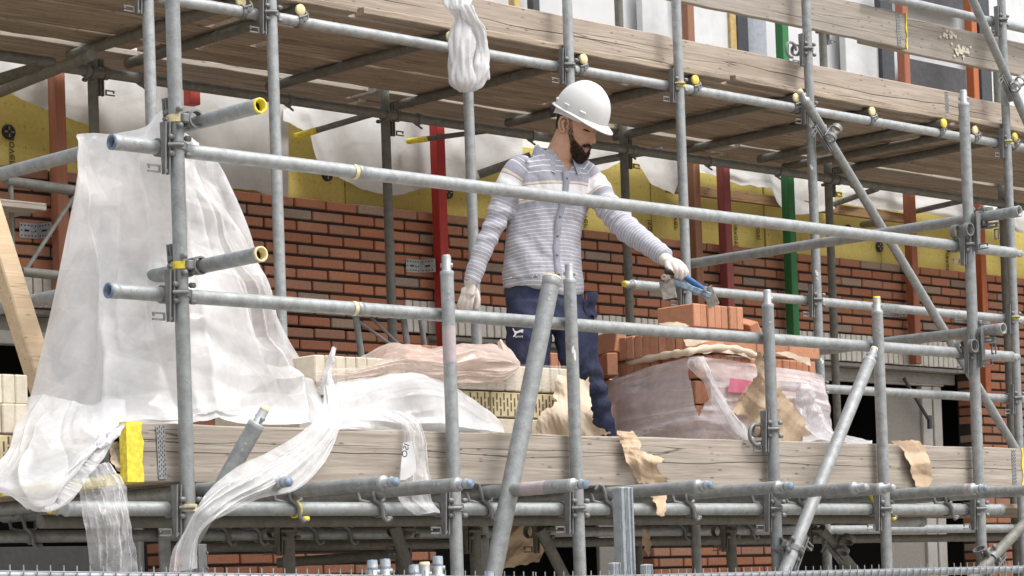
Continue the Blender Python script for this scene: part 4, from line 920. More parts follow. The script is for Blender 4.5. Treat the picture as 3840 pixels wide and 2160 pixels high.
for sg in (1, -1):
    m = MB(); m.path([head_pt(sg * th, .030 + .010 * math.sin((th - .16) * 3.2), .003) for th in [.16 + .07 * i for i in range(10)]], [.002, .004, .0045, .0045, .004, .0038, .003, .003, .0025, .0015], 6); part("eyebrow", m, HAIR, worker)
# beard, moustache and hair below the helmet
def beard_mat():
    m = N("beard_hair"); a = m.n('ShaderNodeSeparateColor'); m.l(m.attr('tint').outputs['Color'], a.inputs[0]); n1 = m.noise(420, 2, .6, rnd=False); n2 = m.noise(60, 3, .6, rnd=False)
    m.set(m.mix(m.ramp(n2, [(.35, 0.0), (.7, 1.0)]), (.032, .021, .015), (.085, .055, .038)), .8, 0, .15); m.bump(n1, .8, .003)
    tr = m.n('ShaderNodeBsdfTransparent'); mx = m.n('ShaderNodeMixShader'); f = m.math('SUBTRACT', m.math('MULTIPLY_ADD', n1, 1.1, -.55), m.math('SUBTRACT', .55, a.outputs[0])); m.l(m.ramp(f, [(.0, .12), (.12, 1.0)]), mx.inputs[0]); m.l(tr.outputs[0], mx.inputs[1]); m.l(m.b.outputs[0], mx.inputs[2]); m.l(mx.outputs[0], m.out.inputs[0]); return m.mat
BEARD = beard_mat()
def shell(name, th0, th1, lo, hi, off, label=None, fuzz=0, nn=44, kk=18, seed=1):
    m = MB(); G = []
    for i in range(nn + 1):
        th = th0 + (th1 - th0) * i / nn; a, b = lo(th), hi(th); r = []
        for j in range(kk + 1):
            t = j / kk; u = a + (b - a) * t; ed = min(1, 4.5 * min(t * 1.6 + .12, 1 - t, (i / nn) * 1.8, (1 - i / nn) * 1.8)); ed = max(ed, 0) ** .6
            r.append(head_pt(th, u, -.0015 + off(th, t) * ed * (1 + .35 * fbm((th * 9, u * 260, seed)))))
        G.append(r)
    m.grid(G)
    for i in range(nn + 1):
        for j in range(kk + 1):
            t = j / kk; e = min(t * 3.0 + .3, (1 - t) * 2.0, (i / nn) * 4, (1 - i / nn) * 4); m.c[i * (kk + 1) + j] = (max(0.02, min(1.2, e)), 0, 0)
    for q in range(fuzz):
        i = random.randrange(nn); j = random.randrange(kk); p = V(G[i][j]).lerp(V(G[i + 1][j + 1]), random.random()); n_ = (V(G[i + 1][j]) - V(G[i][j])).cross(V(G[i][j + 1]) - V(G[i][j])).normalized()
        if n_.dot(p - HC) < 0: n_ = -n_
        d = (n_ * random.uniform(.3, 1) - HU * random.uniform(.3, 1.2) + HF * random.uniform(-.2, .5)).normalized(); sd_ = d.cross(n_).normalized() * .0009; L = random.uniform(.004, .011)
        m.add([p - sd_, p + sd_, p + d * L], [(0, 1, 2)])
    return part(name, m, BEARD, worker, label, fixn=False)
def b_hi(th):
    a = abs(th)
    return -.083 + .012 * min(1, a / .25) if a < .25 else (-.071 + (a - .25) / .75 * .026 if a < 1.0 else -.045 + min(1, (a - 1.0) / .45) ** 1.4 * .078)
shell("beard", -1.48, 1.48, lambda th: -.122 + .045 * max(0, (abs(th) - .8) / .75), b_hi, lambda th, t: (.012 * (1 - t) + .005) * (1 if abs(th) < 1.0 else max(.16, 1 - (abs(th) - 1.0) * 1.7)), fuzz=4200)
m = MB(); limb(m, [head_pt(.9, -.112, .006), head_pt(.4, -.120, .010), hp(.072, 0, -.128), head_pt(-.4, -.120, .010), head_pt(-.9, -.112, .006)], [.010, .014, .015, .014, .010], 14); part("beard_underside", m, HAIR, worker)
shell("moustache", -.52, .52, lambda th: -.056 - .020 * (abs(th) / .52) ** 2, lambda th: -.038 - .014 * (abs(th) / .52), lambda th, t: .0045, fuzz=350, nn=20, kk=6)
shell("hair", 1.72, 4.56, lambda th: -.035 - .035 * g(th - math.pi, .8), lambda th: .075, lambda th, t: .007, fuzz=500, nn=40, kk=12)
# ---- helmet
HELM = plain("white_helmet_shell", (.78, .78, .78), .33, 0, .04, 14, .05, .5)
def hel_mat():
    m = N("scuffed_white_helmet"); n1 = m.noise(55, 5, .7, rnd=False); n2 = m.noise(10, 4, .6, rnd=False)
    c = m.mix(m.ramp(n2, [(.45, 0.0), (.8, .25)]), (.64, .64, .64), (.52, .52, .50)); c = m.mix(m.ramp(n1, [(.64, 0.0), (.70, .6)]), c, (.45, .44, .42)); m.set(c, .34, 0, .5); return m.mat
HELM = hel_mat()
def helm_pt(th, t, off=0.0):                  # t = 0 rim .. 1 crown
    ph = t * math.pi / 2; rr = math.cos(ph) ** .88; hh = math.sin(ph) ** .95
    L = .126 if math.cos(th) > 0 else .130
    f = math.cos(th) * (L + off) * rr - .002; r = math.sin(th) * (.104 + off) * rr; u = .048 + (.142 + off) * hh
    u += .006 * g(r, .012) * min(1, t * 2)    # centre ridge
    return hp(f, r, u)
m = MB(); nt_, nk = 72, 26; G = [[helm_pt(2 * math.pi * i / nt_, k / nk * .999) for k in range(nk + 1)] for i in range(nt_ + 1)]; m.grid(G)
G2 = [[helm_pt(2 * math.pi * i / nt_, k / nk * .999, -.004) for k in range(nk + 1)] for i in range(nt_ + 1)]; m.grid(G2)
def brim(th):
    c = math.cos(th); fw = .012 + .031 * max(0, c) ** 2.2
    return fw
Gb = []
for i in range(nt_ + 1):
    th = 2 * math.pi * i / nt_; c, s = math.cos(th), math.sin(th); r0 = helm_pt(th, .0, -.003); b = brim(th); dr = max(0, c) ** 2 * .016
    o_ = (HF * c * 1.0 + HR * s).normalized()
    Gb.append([r0 + HU * .004, r0 + o_ * (b * .5) + HU * (.004 - dr * .4), r0 + o_ * b + HU * (-.0 - dr), r0 + o_ * (b + .002) + HU * (-.003 - dr), r0 + o_ * b + HU * (-.005 - dr), r0 + HU * (-.003)])
m.grid(Gb); hobj = part("helmet", m, HELM, worker)
for th in (1.05, 1.72, 2.45):
    m = MB(); c = helm_pt(th, .10, .001); o_ = (HF * math.cos(th) * .8 + HR * math.sin(th)).normalized(); tn = HU.cross(o_)
    m.box(c, (.030, .008, .012), Matrix((tn, o_, HU)).transposed(), 0, .003); part("helmet_slot", m, HELM, worker)
m = MB(); G = []
for i in range(25):
    th = 1.0 + 4.3 * i / 24; c = helm_pt(th, 0, -.010); dp = .020 + .030 * g(th - math.pi, .9); G.append([c + HU * .006, c - HU * dp])
m.grid(G); part("helmet_headband", m, plain("white_headband", (.66, .66, .67), .5, 0, .05), worker)
m = MB(); c = hp(-.125, .0, .010); m.lathe(c, -HF, [(0, 0), (0, .021), (.010, .023), (.020, .021), (.022, 0)], 16)
for i in range(8): m.box(c - HF * .012 + (HR * math.cos(i * .785) + HU * math.sin(i * .785)) * .0225, (.006, .006, .006), Matrix.Rotation(i * .785, 3, 'X'))
m.box(hp(-.120, .022, .012), (.012, .03, .03), Matrix((HF, HR, HU)).transposed(), 0, .004); part("helmet_ratchet", m, plain("black_ratchet", (.025, .025, .028), .5), worker)
# ---- shirt
sh = MB()
STOR = [(1102, 2040, .178, .128), (1080, 2040, .180, .130), (1030, 2037, .180, .128), (940, 2034, .168, .116), (837, 2045, .168, .114), (750, 2066, .180, .118), (690, 2074, .188, .115), (645, 2075, .176, .100), (612, 2076, .135, .082), (590, 2076, .098, .072), (572, 2076, .080, .066)]
loft(sh, [tring(x, y, a, b) for (y, x, a, b) in STOR], 40)
SL_L = [pp(1968, 622, .05), pp(1925, 668, .07), pp(1889, 745, .085), pp(1853, 845, .10), pp(1812, 935, .12), pp(1768, 1056, .14)]; SR_L = [.062, .060, .053, .046, .042, .036]
SL_R = [pp(2170, 640, -.05), pp(2222, 690, -.05), pp(2280, 775, .01), pp(2350, 858, .09), pp(2420, 910, .19), pp(2496, 966, .29)]; SR_R = [.062, .062, .058, .054, .046, .039]
limb(sh, SL_L, SR_L, 24, 8); limb(sh, SL_R, SR_R, 24, 8)
sme = remesh(sh, .006, 4)
def arm_param(p, pts):
    best = (9, 0, 0); s0 = 0
    for a, b in zip(pts, pts[1:]):
        d = b - a; L = d.length; t = max(0, min(1, (p - a).dot(d) / (L * L))); q = a + d * t; dd = (p - q).length
        if dd < best[0]: best = (dd, s0 + t * L, 0)
        s0 += L
    return best[0], best[1]
hatt = sme.attributes.new('stripe', 'FLOAT', 'POINT'); co = np.empty(len(sme.vertices) * 3); sme.vertices.foreach_get('co', co); co = co.reshape(-1, 3)
cl = catmull(SL_L, 6); crr = catmull(SL_R, 6); ZS = pp(2075, 600)[2]; hv = []; newco = co.copy(); nrm = [v.normal.copy() for v in sme.vertices]; zmin = pp(2040, 1078)[2]
cen = pp(2055, 800)
for i in range(len(co)):
    p = V(co[i]); x = (p - cen).dot(LA)
    dl, slx = arm_param(p, cl); dr, srx = arm_param(p, crr)
    inL = dl < .068 and x < -.115 - .12 * max(0, (p[2] - pp(2075, 740)[2])) and (p - pp(1930, 700, .07)).dot(LA) < .03; inR = dr < .072 and x > .118 - .1 * max(0, (p[2] - pp(2075, 740)[2]))
    n1 = nrm[i]
    if inL or inR:
        s = slx if inL else srx; h = ZS - .03 - s * 1.0 + .004 * fbm(p * 8); ax = 1.0
        wv = .0032 * math.sin(s * 105 + 4 * fbm(p * 7) + x * 22) * (.4 + .9 * g(s - .28, .10)) + .0025 * fbm(p * 14)
        wv *= 1.3 if inR else 1.0
    else:
        h = p[2] + .006 * fbm(p * 5) + .012 * (x / .18) ** 2
        wv = .006 * fbm((p[0] * 9 + p[2] * 5, p[1] * 9, p[2] * 7)) + .0035 * fbm((x * 26, p[2] * 9, 3)) + .006 * math.sin((p[2] + x * .9) * 46 + 4 * fbm(p * 6)) * g(p[2] - pp(2040, 985)[2], .10) * .55
        if p[2] < zmin + .03: wv += .004 * math.sin(x * 60 + 1)
    hv.append(h); newco[i] = co[i] + np.array(n1) * wv
    if not (inL or inR):                      # wavy shirt tail hem
        if p[2] < zmin + .02:
            dz = .016 * math.cos((x - .05) * 16) - .004; newco[i][2] += -dz
hatt.data.foreach_set('value', hv); sme.vertices.foreach_set('co', newco.ravel()); sme.update()
def shirt_mat():
    m = N("striped_shirt_cotton"); a = m.attr('stripe').outputs['Fac']
    zb1, zb0 = pp(2075, 704)[2], pp(2075, 752)[2]; zt = pp(2075, 665)[2]; zl = pp(2075, 785)[2]
    n1 = m.noise(120, 4, .6, rnd=False, scale=(1, 1, 3)); n2 = m.noise(30, 4, .6, rnd=False)
    base = m.mix(m.ramp(n1, [(.3, 0.0), (.7, 1.0)]), (.32, .322, .375), (.42, .422, .48))
    def band(lo, hi): return m.math('MULTIPLY', m.math('GREATER_THAN', a, lo), m.math('LESS_THAN', a, hi))
    dark = m.mix(m.ramp(n1, [(.3, 0.0), (.7, 1.0)]), (.20, .205, .25), (.285, .29, .34)); WHT = (.74, .73, .74); PEA = (.66, .56, .47)
    c = m.mix(m.math('GREATER_THAN', a, zt), base, m.mix(.55, base, dark))
    def lines(pitch, wd): 
        f = m.math('FRACT', m.math('DIVIDE', a, pitch)); return m.math('LESS_THAN', f, wd)
    up_ = m.math('MULTIPLY', m.math('GREATER_THAN', a, zt), lines(.0225, .15)); lw_ = m.math('MULTIPLY', m.math('LESS_THAN', a, zl), lines(.0158, .16))
    c = m.mix(m.math('MULTIPLY', m.math('MAXIMUM', up_, lw_), .82), c, WHT)
    c = m.mix(band(zb1, zt), c, m.mix(.5, dark, base)); c = m.mix(band(zl, zb0), c, m.mix(.5, dark, base))
    c = m.mix(band(zb1 + .004, zb1 + .013), c, PEA); c = m.mix(band(zb0 - .013, zb0 - .003), c, PEA); c = m.mix(band(zb0, zb1), c, WHT)
    m.set(c, .85, 0, .2); m.b.inputs['Sheen Weight'].default_value = .15; m.bump(m.math('ADD', n2, m.math('MULTIPLY', n1, .4)), .15, .003); return m.mat
bm_ = bmesh.new(); bm_.from_mesh(sme); VN = [(2078, 566), (2160, 580), (2152, 612), (2131, 646), (2108, 612)]
def in_poly(p, poly):
    x, y = p; c = False; j = len(poly) - 1
    for i in range(len(poly)):
        a, b = poly[i], poly[j]
        if (a[1] > y) != (b[1] > y) and x < (b[0] - a[0]) * (y - a[1]) / (b[1] - a[1]) + a[0]: c = not c
        j = i
    return c
bmesh.ops.delete(bm_, geom=[f for f in bm_.faces if (f.calc_center_median() - cen).dot(NA) > .02 and in_poly(proj(f.calc_center_median()), VN)], context='FACES'); bm_.to_mesh(sme); bm_.free()
SHIRT = shirt_mat(); link_mesh("shirt", sme, [SHIRT], worker)
PLAINSH = plain("shirt_collar_cotton", (.31, .315, .37), .85, 0, .2, 120, .2); EDGE = plain("pale_seam", (.62, .62, .66), .85, 0, .1)
m = MB(); G = []; nC = 34
for i in range(nC + 1):
    t = i / nC; th = math.pi * (.5 + .155) + 2 * math.pi * (1 - .155) * t          # opening in front
    d_ = LA * math.cos(th) + NA * math.sin(th); fr_ = max(0, math.sin(th)); c = pp(2077 + 10 * fr_, 574 + 52 * fr_, .005)
    up_ = V((0, 0, 1)); tip = g(t, .10) + g(1 - t, .10)
    G.append([c + d_ * .070 + up_ * .026, c + d_ * .074 + up_ * .032, c + d_ * .083 + up_ * .024, c + d_ * (.094 + .010 * tip) - up_ * (.010 + .022 * tip), c + d_ * (.098 + .013 * tip) - up_ * (.016 + .032 * tip)])
m.grid(G); part("collar", m, PLAINSH, worker)
m = MB(); m.path([r[-1] for r in G], .0018, 6, 0); part("collar_edge", m, EDGE, worker)
# placket with buttons
m = MB(); G = []; BT = []
for i in range(31):
    t = i / 30; py = 652 + (1082 - 652) * t; k = next(q for q in range(len(STOR) - 1) if STOR[q][0] >= py >= STOR[q + 1][0]); A_, B_ = STOR[k], STOR[k + 1]; f = (A_[0] - py) / (A_[0] - B_[0])
    cx = A_[1] + (B_[1] - A_[1]) * f; b = A_[3] + (B_[3] - A_[3]) * f; a2 = A_[2] + (B_[2] - A_[2]) * f; c = pp(cx, py)
    wob = .002 * math.sin(t * 30); r = []
    for q in (-.015, -.013, .013, .015): r.append(c + LA * (q + .006) + NA * (b * math.sqrt(max(0, 1 - ((q + .006) / a2) ** 2)) + (.008 if abs(q) < .014 else .0) + wob))
    G.append(r)
    if i % 5 == 2: BT.append((r[1] + r[2]) / 2 + NA * .001)
m.grid(G); part("placket", m, PLAINSH, worker)
for p in BT: m = MB(); m.lathe(p, NA, [(0, .0055), (.002, .005), (.0026, 0)], 10); part("button", m, plain("grey_button", (.16, .16, .19), .4) if p is BT[0] else bpy.data.materials["grey_button"], worker)
# ---- trousers
tr_ = MB()
loft(tr_, [tring(x, y, a, b) for (y, x, a, b) in [(1030, 2037, .160, .112), (1085, 2040, .168, .118), (1140, 2045, .180, .125), (1190, 2050, .180, .125), (1235, 2055, .165, .115)]], 40)
limb(tr_, [pp(1988, 1150, .05), pp(1985, 1250, .07), pp(1978, 1400, .08), pp(1970, 1540, .06), pp(1970, 1690, .05)], [.098, .098, .080, .070, .062], 24)
limb(tr_, [pp(2108, 1150, -.03), pp(2156, 1240, .02), pp(2172, 1350, .05), pp(2205, 1440, .03), pp(2243, 1530, .0), pp(2280, 1690, -.04)], [.098, .094, .086, .068, .055, .052], 24)
tme = remesh(tr_, .006, 4); kz = pp(2200, 1450)[2]
for v in tme.vertices:
    p = V(v.co); n1 = v.normal; wv = .007 * fbm((p[0] * 7, p[1] * 7, p[2] * 5)) + .004 * fbm(p * 15)
    x = (p - pp(2200, 1450)).dot(UU); wv += .009 * math.sin((p[2] - x * .6) * 75 + 3 * fbm(p * 7)) * g(p[2] - kz, .12) * .8
    wv += .005 * math.sin((p[2] + x) * 60) * g(p[2] - pp(2060, 1220)[2], .07); v.co = p + n1 * wv
def denim():
    m = N("navy_work_cotton"); n1 = m.noise(150, 4, .6, rnd=False); n2 = m.noise(7, 5, .65, rnd=False)
    c = m.mix(m.ramp(n1, [(.3, 0.0), (.7, 1.0)]), (.028, .034, .068), (.048, .055, .10)); c = m.mix(m.ramp(n2, [(.5, 0.0), (.75, .45)]), c, (.13, .14, .19)); m.set(c, .9, 0, .15); m.bump(n1, .25, .002); return m.mat
NAVY = denim(); link_mesh("trousers", tme, [NAVY], worker)
m = MB(); G = []
for i in range(9):
    r = []
    for j in range(9):
        px = 2196 + 42 * (i / 8) + 6 * math.sin(j * .9); py = 1095 + 92 * (j / 8) + 8 * math.sin(i * 1.3) * (j / 8); r.append(pp(px, py, .075 - .06 * (i / 8) ** 2 + .012 * fbm((i * .5, j * .5, 1))))
    G.append(r)
m.grid(G); m.grid([[p - TT * .012 for p in r] for r in G]); part("torn_pocket", m, NAVY, worker)
WHL = plain("white_print", (.72, .70, .68), .8, 0, .08)
def print_poly(pts, t): 
    m.add([pp(1900 + x / 2.898, 1150 + y / 2.898, t) for x, y in pts], [tuple(range(len(pts)))], 0)
def thigh_t(): return .07 + .098 + .006
m = MB()
print_poly([(62, 232), (72, 236), (90, 262), (108, 268), (150, 252), (170, 246), (184, 254), (182, 266), (172, 270), (180, 282), (168, 284), (150, 276), (128, 284), (112, 290), (104, 300), (92, 318), (80, 330), (68, 326), (78, 312), (86, 296), (84, 276), (72, 258)], thigh_t())
part("printed_emblem", m, WHL, worker)
mp_ = cols(-UU, VV, TT)
letter_part("puma", .0145, pp(1900 + 134 / 2.898, 1150 + 322 / 2.898, thigh_t() + .001), Matrix.Rotation(0, 3, 'X') @ mp_ @ Matrix.Rotation(rad(-3), 3, 'Z'), WHL, worker, name="printed_lettering")
# ---- boots
BOOT = plain("brown_work_boot", (.10, .07, .05), .7)
for p in (LEG_L[-1], LEG_R[-1]):
    m = MB(); f = (V(p) - V(worker.location)); b = V((p[0], p[1], 2.058)); tf = V((UU[0] * .8 + TT[0] * .6, UU[1] * .8 + TT[1] * .6, 0)).normalized(); sd_ = tf.cross(V((0, 0, 1)))
    loft(m, [(b - tf * .06 + V((0, 0, .09)), sd_ * .04, tf * .045), (b - tf * .055 + V((0, 0, .03)), sd_ * .042, V((0, 0, .03))), (b + tf * .05 + V((0, 0, .035)), sd_ * .045, V((0, 0, .034))), (b + tf * .15 + V((0, 0, .03)), sd_ * .045, V((0, 0, .028))), (b + tf * .19 + V((0, 0, .022)), sd_ * .025, V((0, 0, .018)))], 18)
    link_mesh("boot", remesh(m, .006, 2), [BOOT], worker)
# ---- gloves
GLV = plain("dusty_white_glove", (.66, .60, .55), .75, 0, .12, 45, .25)
def glove(paths, palm, name="glove"):
    m = MB()
    for pts, rr in paths: limb(m, pts, rr, 14, 5)
    for pts, rr, fl in palm: limb(m, pts, rr, 18, 5, fl)
    return link_mesh(name, remesh(m, .0028, 2), [GLV], worker)
w0 = .14
def lp(px, py, t=0.0): return pp(px, py, w0 + t)
glove([([lp(1737, 1100), lp(1728, 1122, .004), lp(1721, 1142, -.002), lp(1724, 1157, -.016)], [.0098, .0092, .0085, .0075]),
       ([lp(1747, 1106, .006), lp(1740, 1130, .012), lp(1733, 1152, .004), lp(1736, 1167, -.012)], [.0105, .0098, .009, .008]),
       ([lp(1759, 1108, .010), lp(1754, 1133, .016), lp(1749, 1157, .008), lp(1751, 1173, -.008)], [.0108, .010, .0092, .008]),
       ([lp(1771, 1104, .010), lp(1769, 1128, .016), lp(1765, 1150, .010), lp(1766, 1165, -.004)], [.0108, .010, .0092, .008]),
       ([lp(1778, 1082, -.01), lp(1789, 1104, .0), lp(1793, 1132, .004), lp(1787, 1158, .004)], [.014, .012, .0105, .009])],
      [([lp(1764, 1050), lp(1763, 1066)], [.031, .029], .75), ([lp(1763, 1066), lp(1760, 1085, .004), lp(1754, 1106, .008)], [.029, .036, .038], .42), ([lp(1742, 1085), lp(1738, 1104, .004)], [.016, .013], .9), ([lp(1774, 1080), lp(1772, 1104, .008)], [.018, .014], .9)])
w1 = .33
def rp(zx, zy, t=0.0): return pp(2400 + zx / 3.6225, 860 + zy / 3.6225, w1 + t)
glove([([rp(455, 480, .03), rp(485, 545, .045), rp(492, 625, .035), rp(500, 665, .01)], [.0125, .0115, .010, .009]),
       ([rp(505, 475, .025), rp(545, 550, .042), rp(550, 640, .035), rp(548, 690, .008)], [.0128, .0118, .0105, .009]),
       ([rp(555, 480, .012), rp(595, 555, .03), rp(602, 645, .024), rp(595, 690, .0)], [.0125, .0115, .0102, .009]),
       ([rp(590, 500, -.005), rp(628, 570, .012), rp(640, 640, .006), rp(630, 680, -.015)], [.0115, .0105, .0095, .0085]),
       ([rp(375, 455, .025), rp(380, 515, .04), rp(420, 560, .045), rp(470, 585, .04)], [.014, .012, .0105, .009])],
      [([rp(330, 395, -.03), rp(370, 425, -.02)], [.034, .033], .8), ([rp(365, 420, -.018), rp(440, 455, .0), rp(510, 480, .008), rp(560, 500, .0)], [.032, .036, .036, .028], .62), ([rp(400, 440, .01), rp(470, 490, .02)], [.026, .022], .8)])
# ---- brick tongs held in the right hand
tg = thing("brick_tongs", "blue and rusty steel brick tongs with black grip in the gloved hand", "tongs", rp(640, 760))
TB = plain("chipped_blue_paint", (.27, .36, .46), .6, .2, .5, 60); TBD = plain("dark_blue_lever", (.035, .13, .32), .5, .1, .3, 60); TRU = plain("rusty_bare_steel", (.36, .33, .29), .7, .2, .5, 40); GRIP = plain("black_rubber_grip", (.02, .02, .022), .6)
def bar(m, a, b, w_, h_, upv, mi=0):
    d = (b - a); L = d.length; d.normalize(); s_ = d.cross(upv).normalized(); u_ = s_.cross(d); m.box((a + b) / 2, (L, w_, h_), Matrix((d, s_, u_)).transposed(), mi, .003)
m = MB(); bar(m, rp(330, 665, .02), rp(960, 905, .02), .022, .024, VV); part("tong_beam", m, TB, tg)
m = MB(); bar(m, rp(355, 690, .04), rp(408, 945, .04), .060, .006, TT); bar(m, rp(345, 640, .05), rp(375, 700, .05), .03, .03, TT); part("jaw_plate", m, TRU, tg)
m = MB(); bar(m, rp(900, 790, .0), rp(1010, 1045, -.02), .048, .008, TT); part("jaw_plate", m, TRU, tg)
m = MB(); m.path([rp(480, 560, .03), rp(640, 665, .02), rp(890, 835, .01)], .0125, 10); part("lever", m, TBD, tg)
m = MB(); m.path([rp(345, 560, .05), rp(400, 570, .045), rp(500, 600, .03)], [.0125, .0135, .0125], 12); part("grip", m, GRIP, tg)
m = MB(); m.lathe(rp(322, 655, .06), TT, [(-.02, 0), (-.02, .012), (.012, .012), (.012, .006), (.008, .005), (.008, 0)], 14); m.lathe(rp(880, 830, .03), TT, [(-.02, 0), (-.02, .008), (.012, .008), (.012, 0)], 10); part("pivot_bolt", m, TRU, tg)
# ================================================================== bricks stacked on the loading bay
def brick_proto(name, mat, dims, bev=.004, holes=None):
    m = MB(); m.box((0, 0, dims[2] / 2), dims, None, 0, bev)
    o = bpy.data.objects.new(name, m.mesh(name, mat)); COL.objects.link(o)
    if holes:
        h = MB(); n = 11
        for i in range(n):
            x = -dims[0] / 2 + dims[0] * (i + .5) / n
            for j in range(4):
                z = dims[2] * (.24 + .18 * j) + (.004 if i % 2 else -.004)
                if (i + j) % 2 == 0: h.box((x, -dims[1] / 2 - .0004, z), (.0068, .0014, .026), None, 0)
                elif j in (0, 3): h.box((x, -dims[1] / 2 - .0004, z), (.0068, .0014, .008), None, 0)
        c = bpy.data.objects.new("perforation", h.mesh("perforation", holes)); COL.objects.link(c); c.parent = o; h_ = c
    return o
def tintbrick(name, c0, c1, sc=40):
    m = N(name); n1 = m.noise(sc, 5, .65); n2 = m.noise(130, 3, .6)
    c = m.mix(m.coordrand() if False else m.ramp(n1, [(.3, 0.0), (.7, 1.0)]), c0, c1); m.set(c, .88, 0, .2)
    if m.oi is not None:
        k = m.math('MULTIPLY_ADD', m.oi.outputs['Random'], .3, .82); hv = m.n('ShaderNodeHueSaturation'); m.l(k, hv.inputs['Value']); m.l(c, hv.inputs['Color']); m.l(hv.outputs[0], m.b.inputs['Base Color'])
    m.bump(m.math('ADD', n1, n2), .3, .003); return m.mat
ORB = tintbrick("orange_clay_brick", (.47, .22, .13), (.57, .29, .18)); CRB = tintbrick("cream_sandlime_brick", (.58, .52, .41), (.70, .64, .53)); DORB = tintbrick("dull_orange_brick", (.43, .20, .12), (.52, .26, .165))
HOLD = plain("perforation_shadow", (.16, .12, .07), .9)
class Brk:
    def __init__(s, proto): s.p = proto; s.used = False
    def put(s, loc, rz=0.0, label=None, group=None, R=None):
        M = Matrix.Translation(V(loc)) @ (Matrix.Rotation(rz, 4, 'Z') if R is None else R.to_4x4())
        if not s.used: s.used = True; r = s.p; r.matrix_world = M
        else: r, _ = copy_thing(s.p, M)
        return tag(r, label, "brick", group)
OB = Brk(brick_proto("brick", ORB, (.21, .0445, .098))); CB = Brk(brick_proto("brick", CRB, (.21, .0485, .098))); CP = Brk(brick_proto("perforated_brick", tintbrick("yellowish_slotted_brick", (.56, .475, .29), (.66, .575, .37)), (.205, .05, .096), holes=HOLD)); DB = Brk(brick_proto("brick", DORB, (.21, .0485, .098)))
jit = lambda a: random.uniform(-a, a)
X0, Y0 = 7.79, .40
def header_row(B, x0, x1, y, z, step, label, group):      # bricks on edge, long axis into the depth, header end to the front
    x = x0
    while x < x1 - step * .5: B.put((x + step / 2, y + .105 + jit(.005), z), math.pi / 2 + jit(.012), label, group); x += step
def side_row(B, x, y0, y1, z, step, label, group):        # long axis along the wall, ends to the left
    y = y0
    while y < y1 - step * .5: B.put((x + .105 + jit(.005), y + step / 2, z), jit(.012), label, group); y += step
header_row(OB, X0, X0 + 7 * .0455, Y0, 2.7245, .0455, "orange brick on edge in the short top row beneath the tongs", "orange bricks in the top row")
zz = 2.618
side_row(OB, 7.755, .385, .385 + 10 * .047, zz, .047, "orange brick on edge in the second layer, its end to the left", "orange bricks in the second layer")
x = 7.755 + .215
for i in range(3): OB.put((x + .105, .415, zz), jit(.01), "orange brick lying lengthwise along the front of the second layer", "orange bricks along the front of layer two"); x += .214
header_row(OB, 7.80, 8.56, .39, zz - .109, .0455, "orange brick end in the third layer above the plastic wrap", "orange bricks in the third layer")
side_row(OB, 7.775, .60, .85, zz - .109, .047, "orange brick in the third layer behind the paper roll", "orange bricks at the side of layer three")
for k in range(4):
    z = zz - .109 * 2 - .1035 * k - .001
    lb = "orange brick under the clear plastic wrap, layer %s" % ["four", "five", "six", "seven"][k]
    header_row(DB, 7.785, 8.54, .40, z, .0495, lb, "orange bricks inside the plastic wrap"); side_row(DB, 7.785, .62, .86, z, .0495, lb, "orange bricks inside the plastic wrap")
c = at(2815, 1222, .50); OB.put((c[0], .5, 2.695), 0, "loose orange brick tipped over right of the top row", None, Matrix.Rotation(rad(-28), 3, 'Y') @ Matrix.Rotation(rad(62), 3, 'Z'))
c = at(2268, 1335, .90); OB.put((c[0], .90, c[2]), 0, "loose orange brick leaning against the second layer beside the navy trousers", None, Matrix.Rotation(rad(14), 3, 'Y') @ Matrix.Rotation(rad(78), 3, 'Z'))
c = at(2280, 1420, .88); DB.put((c[0], .88, c[2] + .004), rad(55), "loose orange brick wedged low between trousers and paper roll")
DB.put((c[0] + .03, .93, c[2] - .098), rad(15), "loose orange brick beneath the wedged brick beside the trousers")
# low row of bricks behind the worker
xa, xb_ = at(1520, 1300, 1.15)[0], at(2120, 1300, 1.15)[0]; zt = at(1560, 1290, 1.15)[2]
for k in range(3): header_row(DB, xa, xb_ + .3, 1.15, zt - .1 - .1 * k, .0495, "dull orange brick in the low pile behind the worker's legs", "orange bricks behind the worker")
for k, (pa, pb) in enumerate(((xa, xb_ + .3),)):
    m = MB(); m.box(((pa + pb) / 2, 1.26, (zt - .305 + 2.06) / 2), (pb - pa, .2, zt - .305 - 2.06)); single("brick_pallet", m, wood("pallet_wood", (.42, .33, .22), (.22, .16, .1)), "wooden block pallet under the low pile behind the worker", "pallet")
# cream pallet in the middle
XM0, XM1, YM = at(1180, 1400, .32)[0], at(2128, 1400, .32)[0], .32
header_row(CB, XM0, XM1, YM, 2.408, .0495, "cream brick end in the shrink wrapped top layer of the middle stack", "cream bricks in the wrapped top layer")
x = XM1 - .207
while x > XM0 - .1:
    CP.put((x + .103, YM + .025 + jit(.002), 2.306), jit(.01), "cream brick showing its slotted face in the middle stack", "slotted cream bricks"); CB.put((x + .103, YM + .026, 2.203), jit(.01), "plain cream brick in the lowest visible layer of the middle stack", "cream bricks in the lowest layer")
    x -= .211
m = MB(); m.box(((XM0 + XM1) / 2, YM + .33, 2.30), (XM1 - XM0 - .01, .55, .20), None, 0, .004); m.box(((XM0 + XM1) / 2, YM + .28, 2.13), (XM1 - XM0 - .01, .55, .135), None, 0, .004); single("brick_pack", m, CRB, "cream brick core behind the slotted faces of the middle stack", "brick stack")
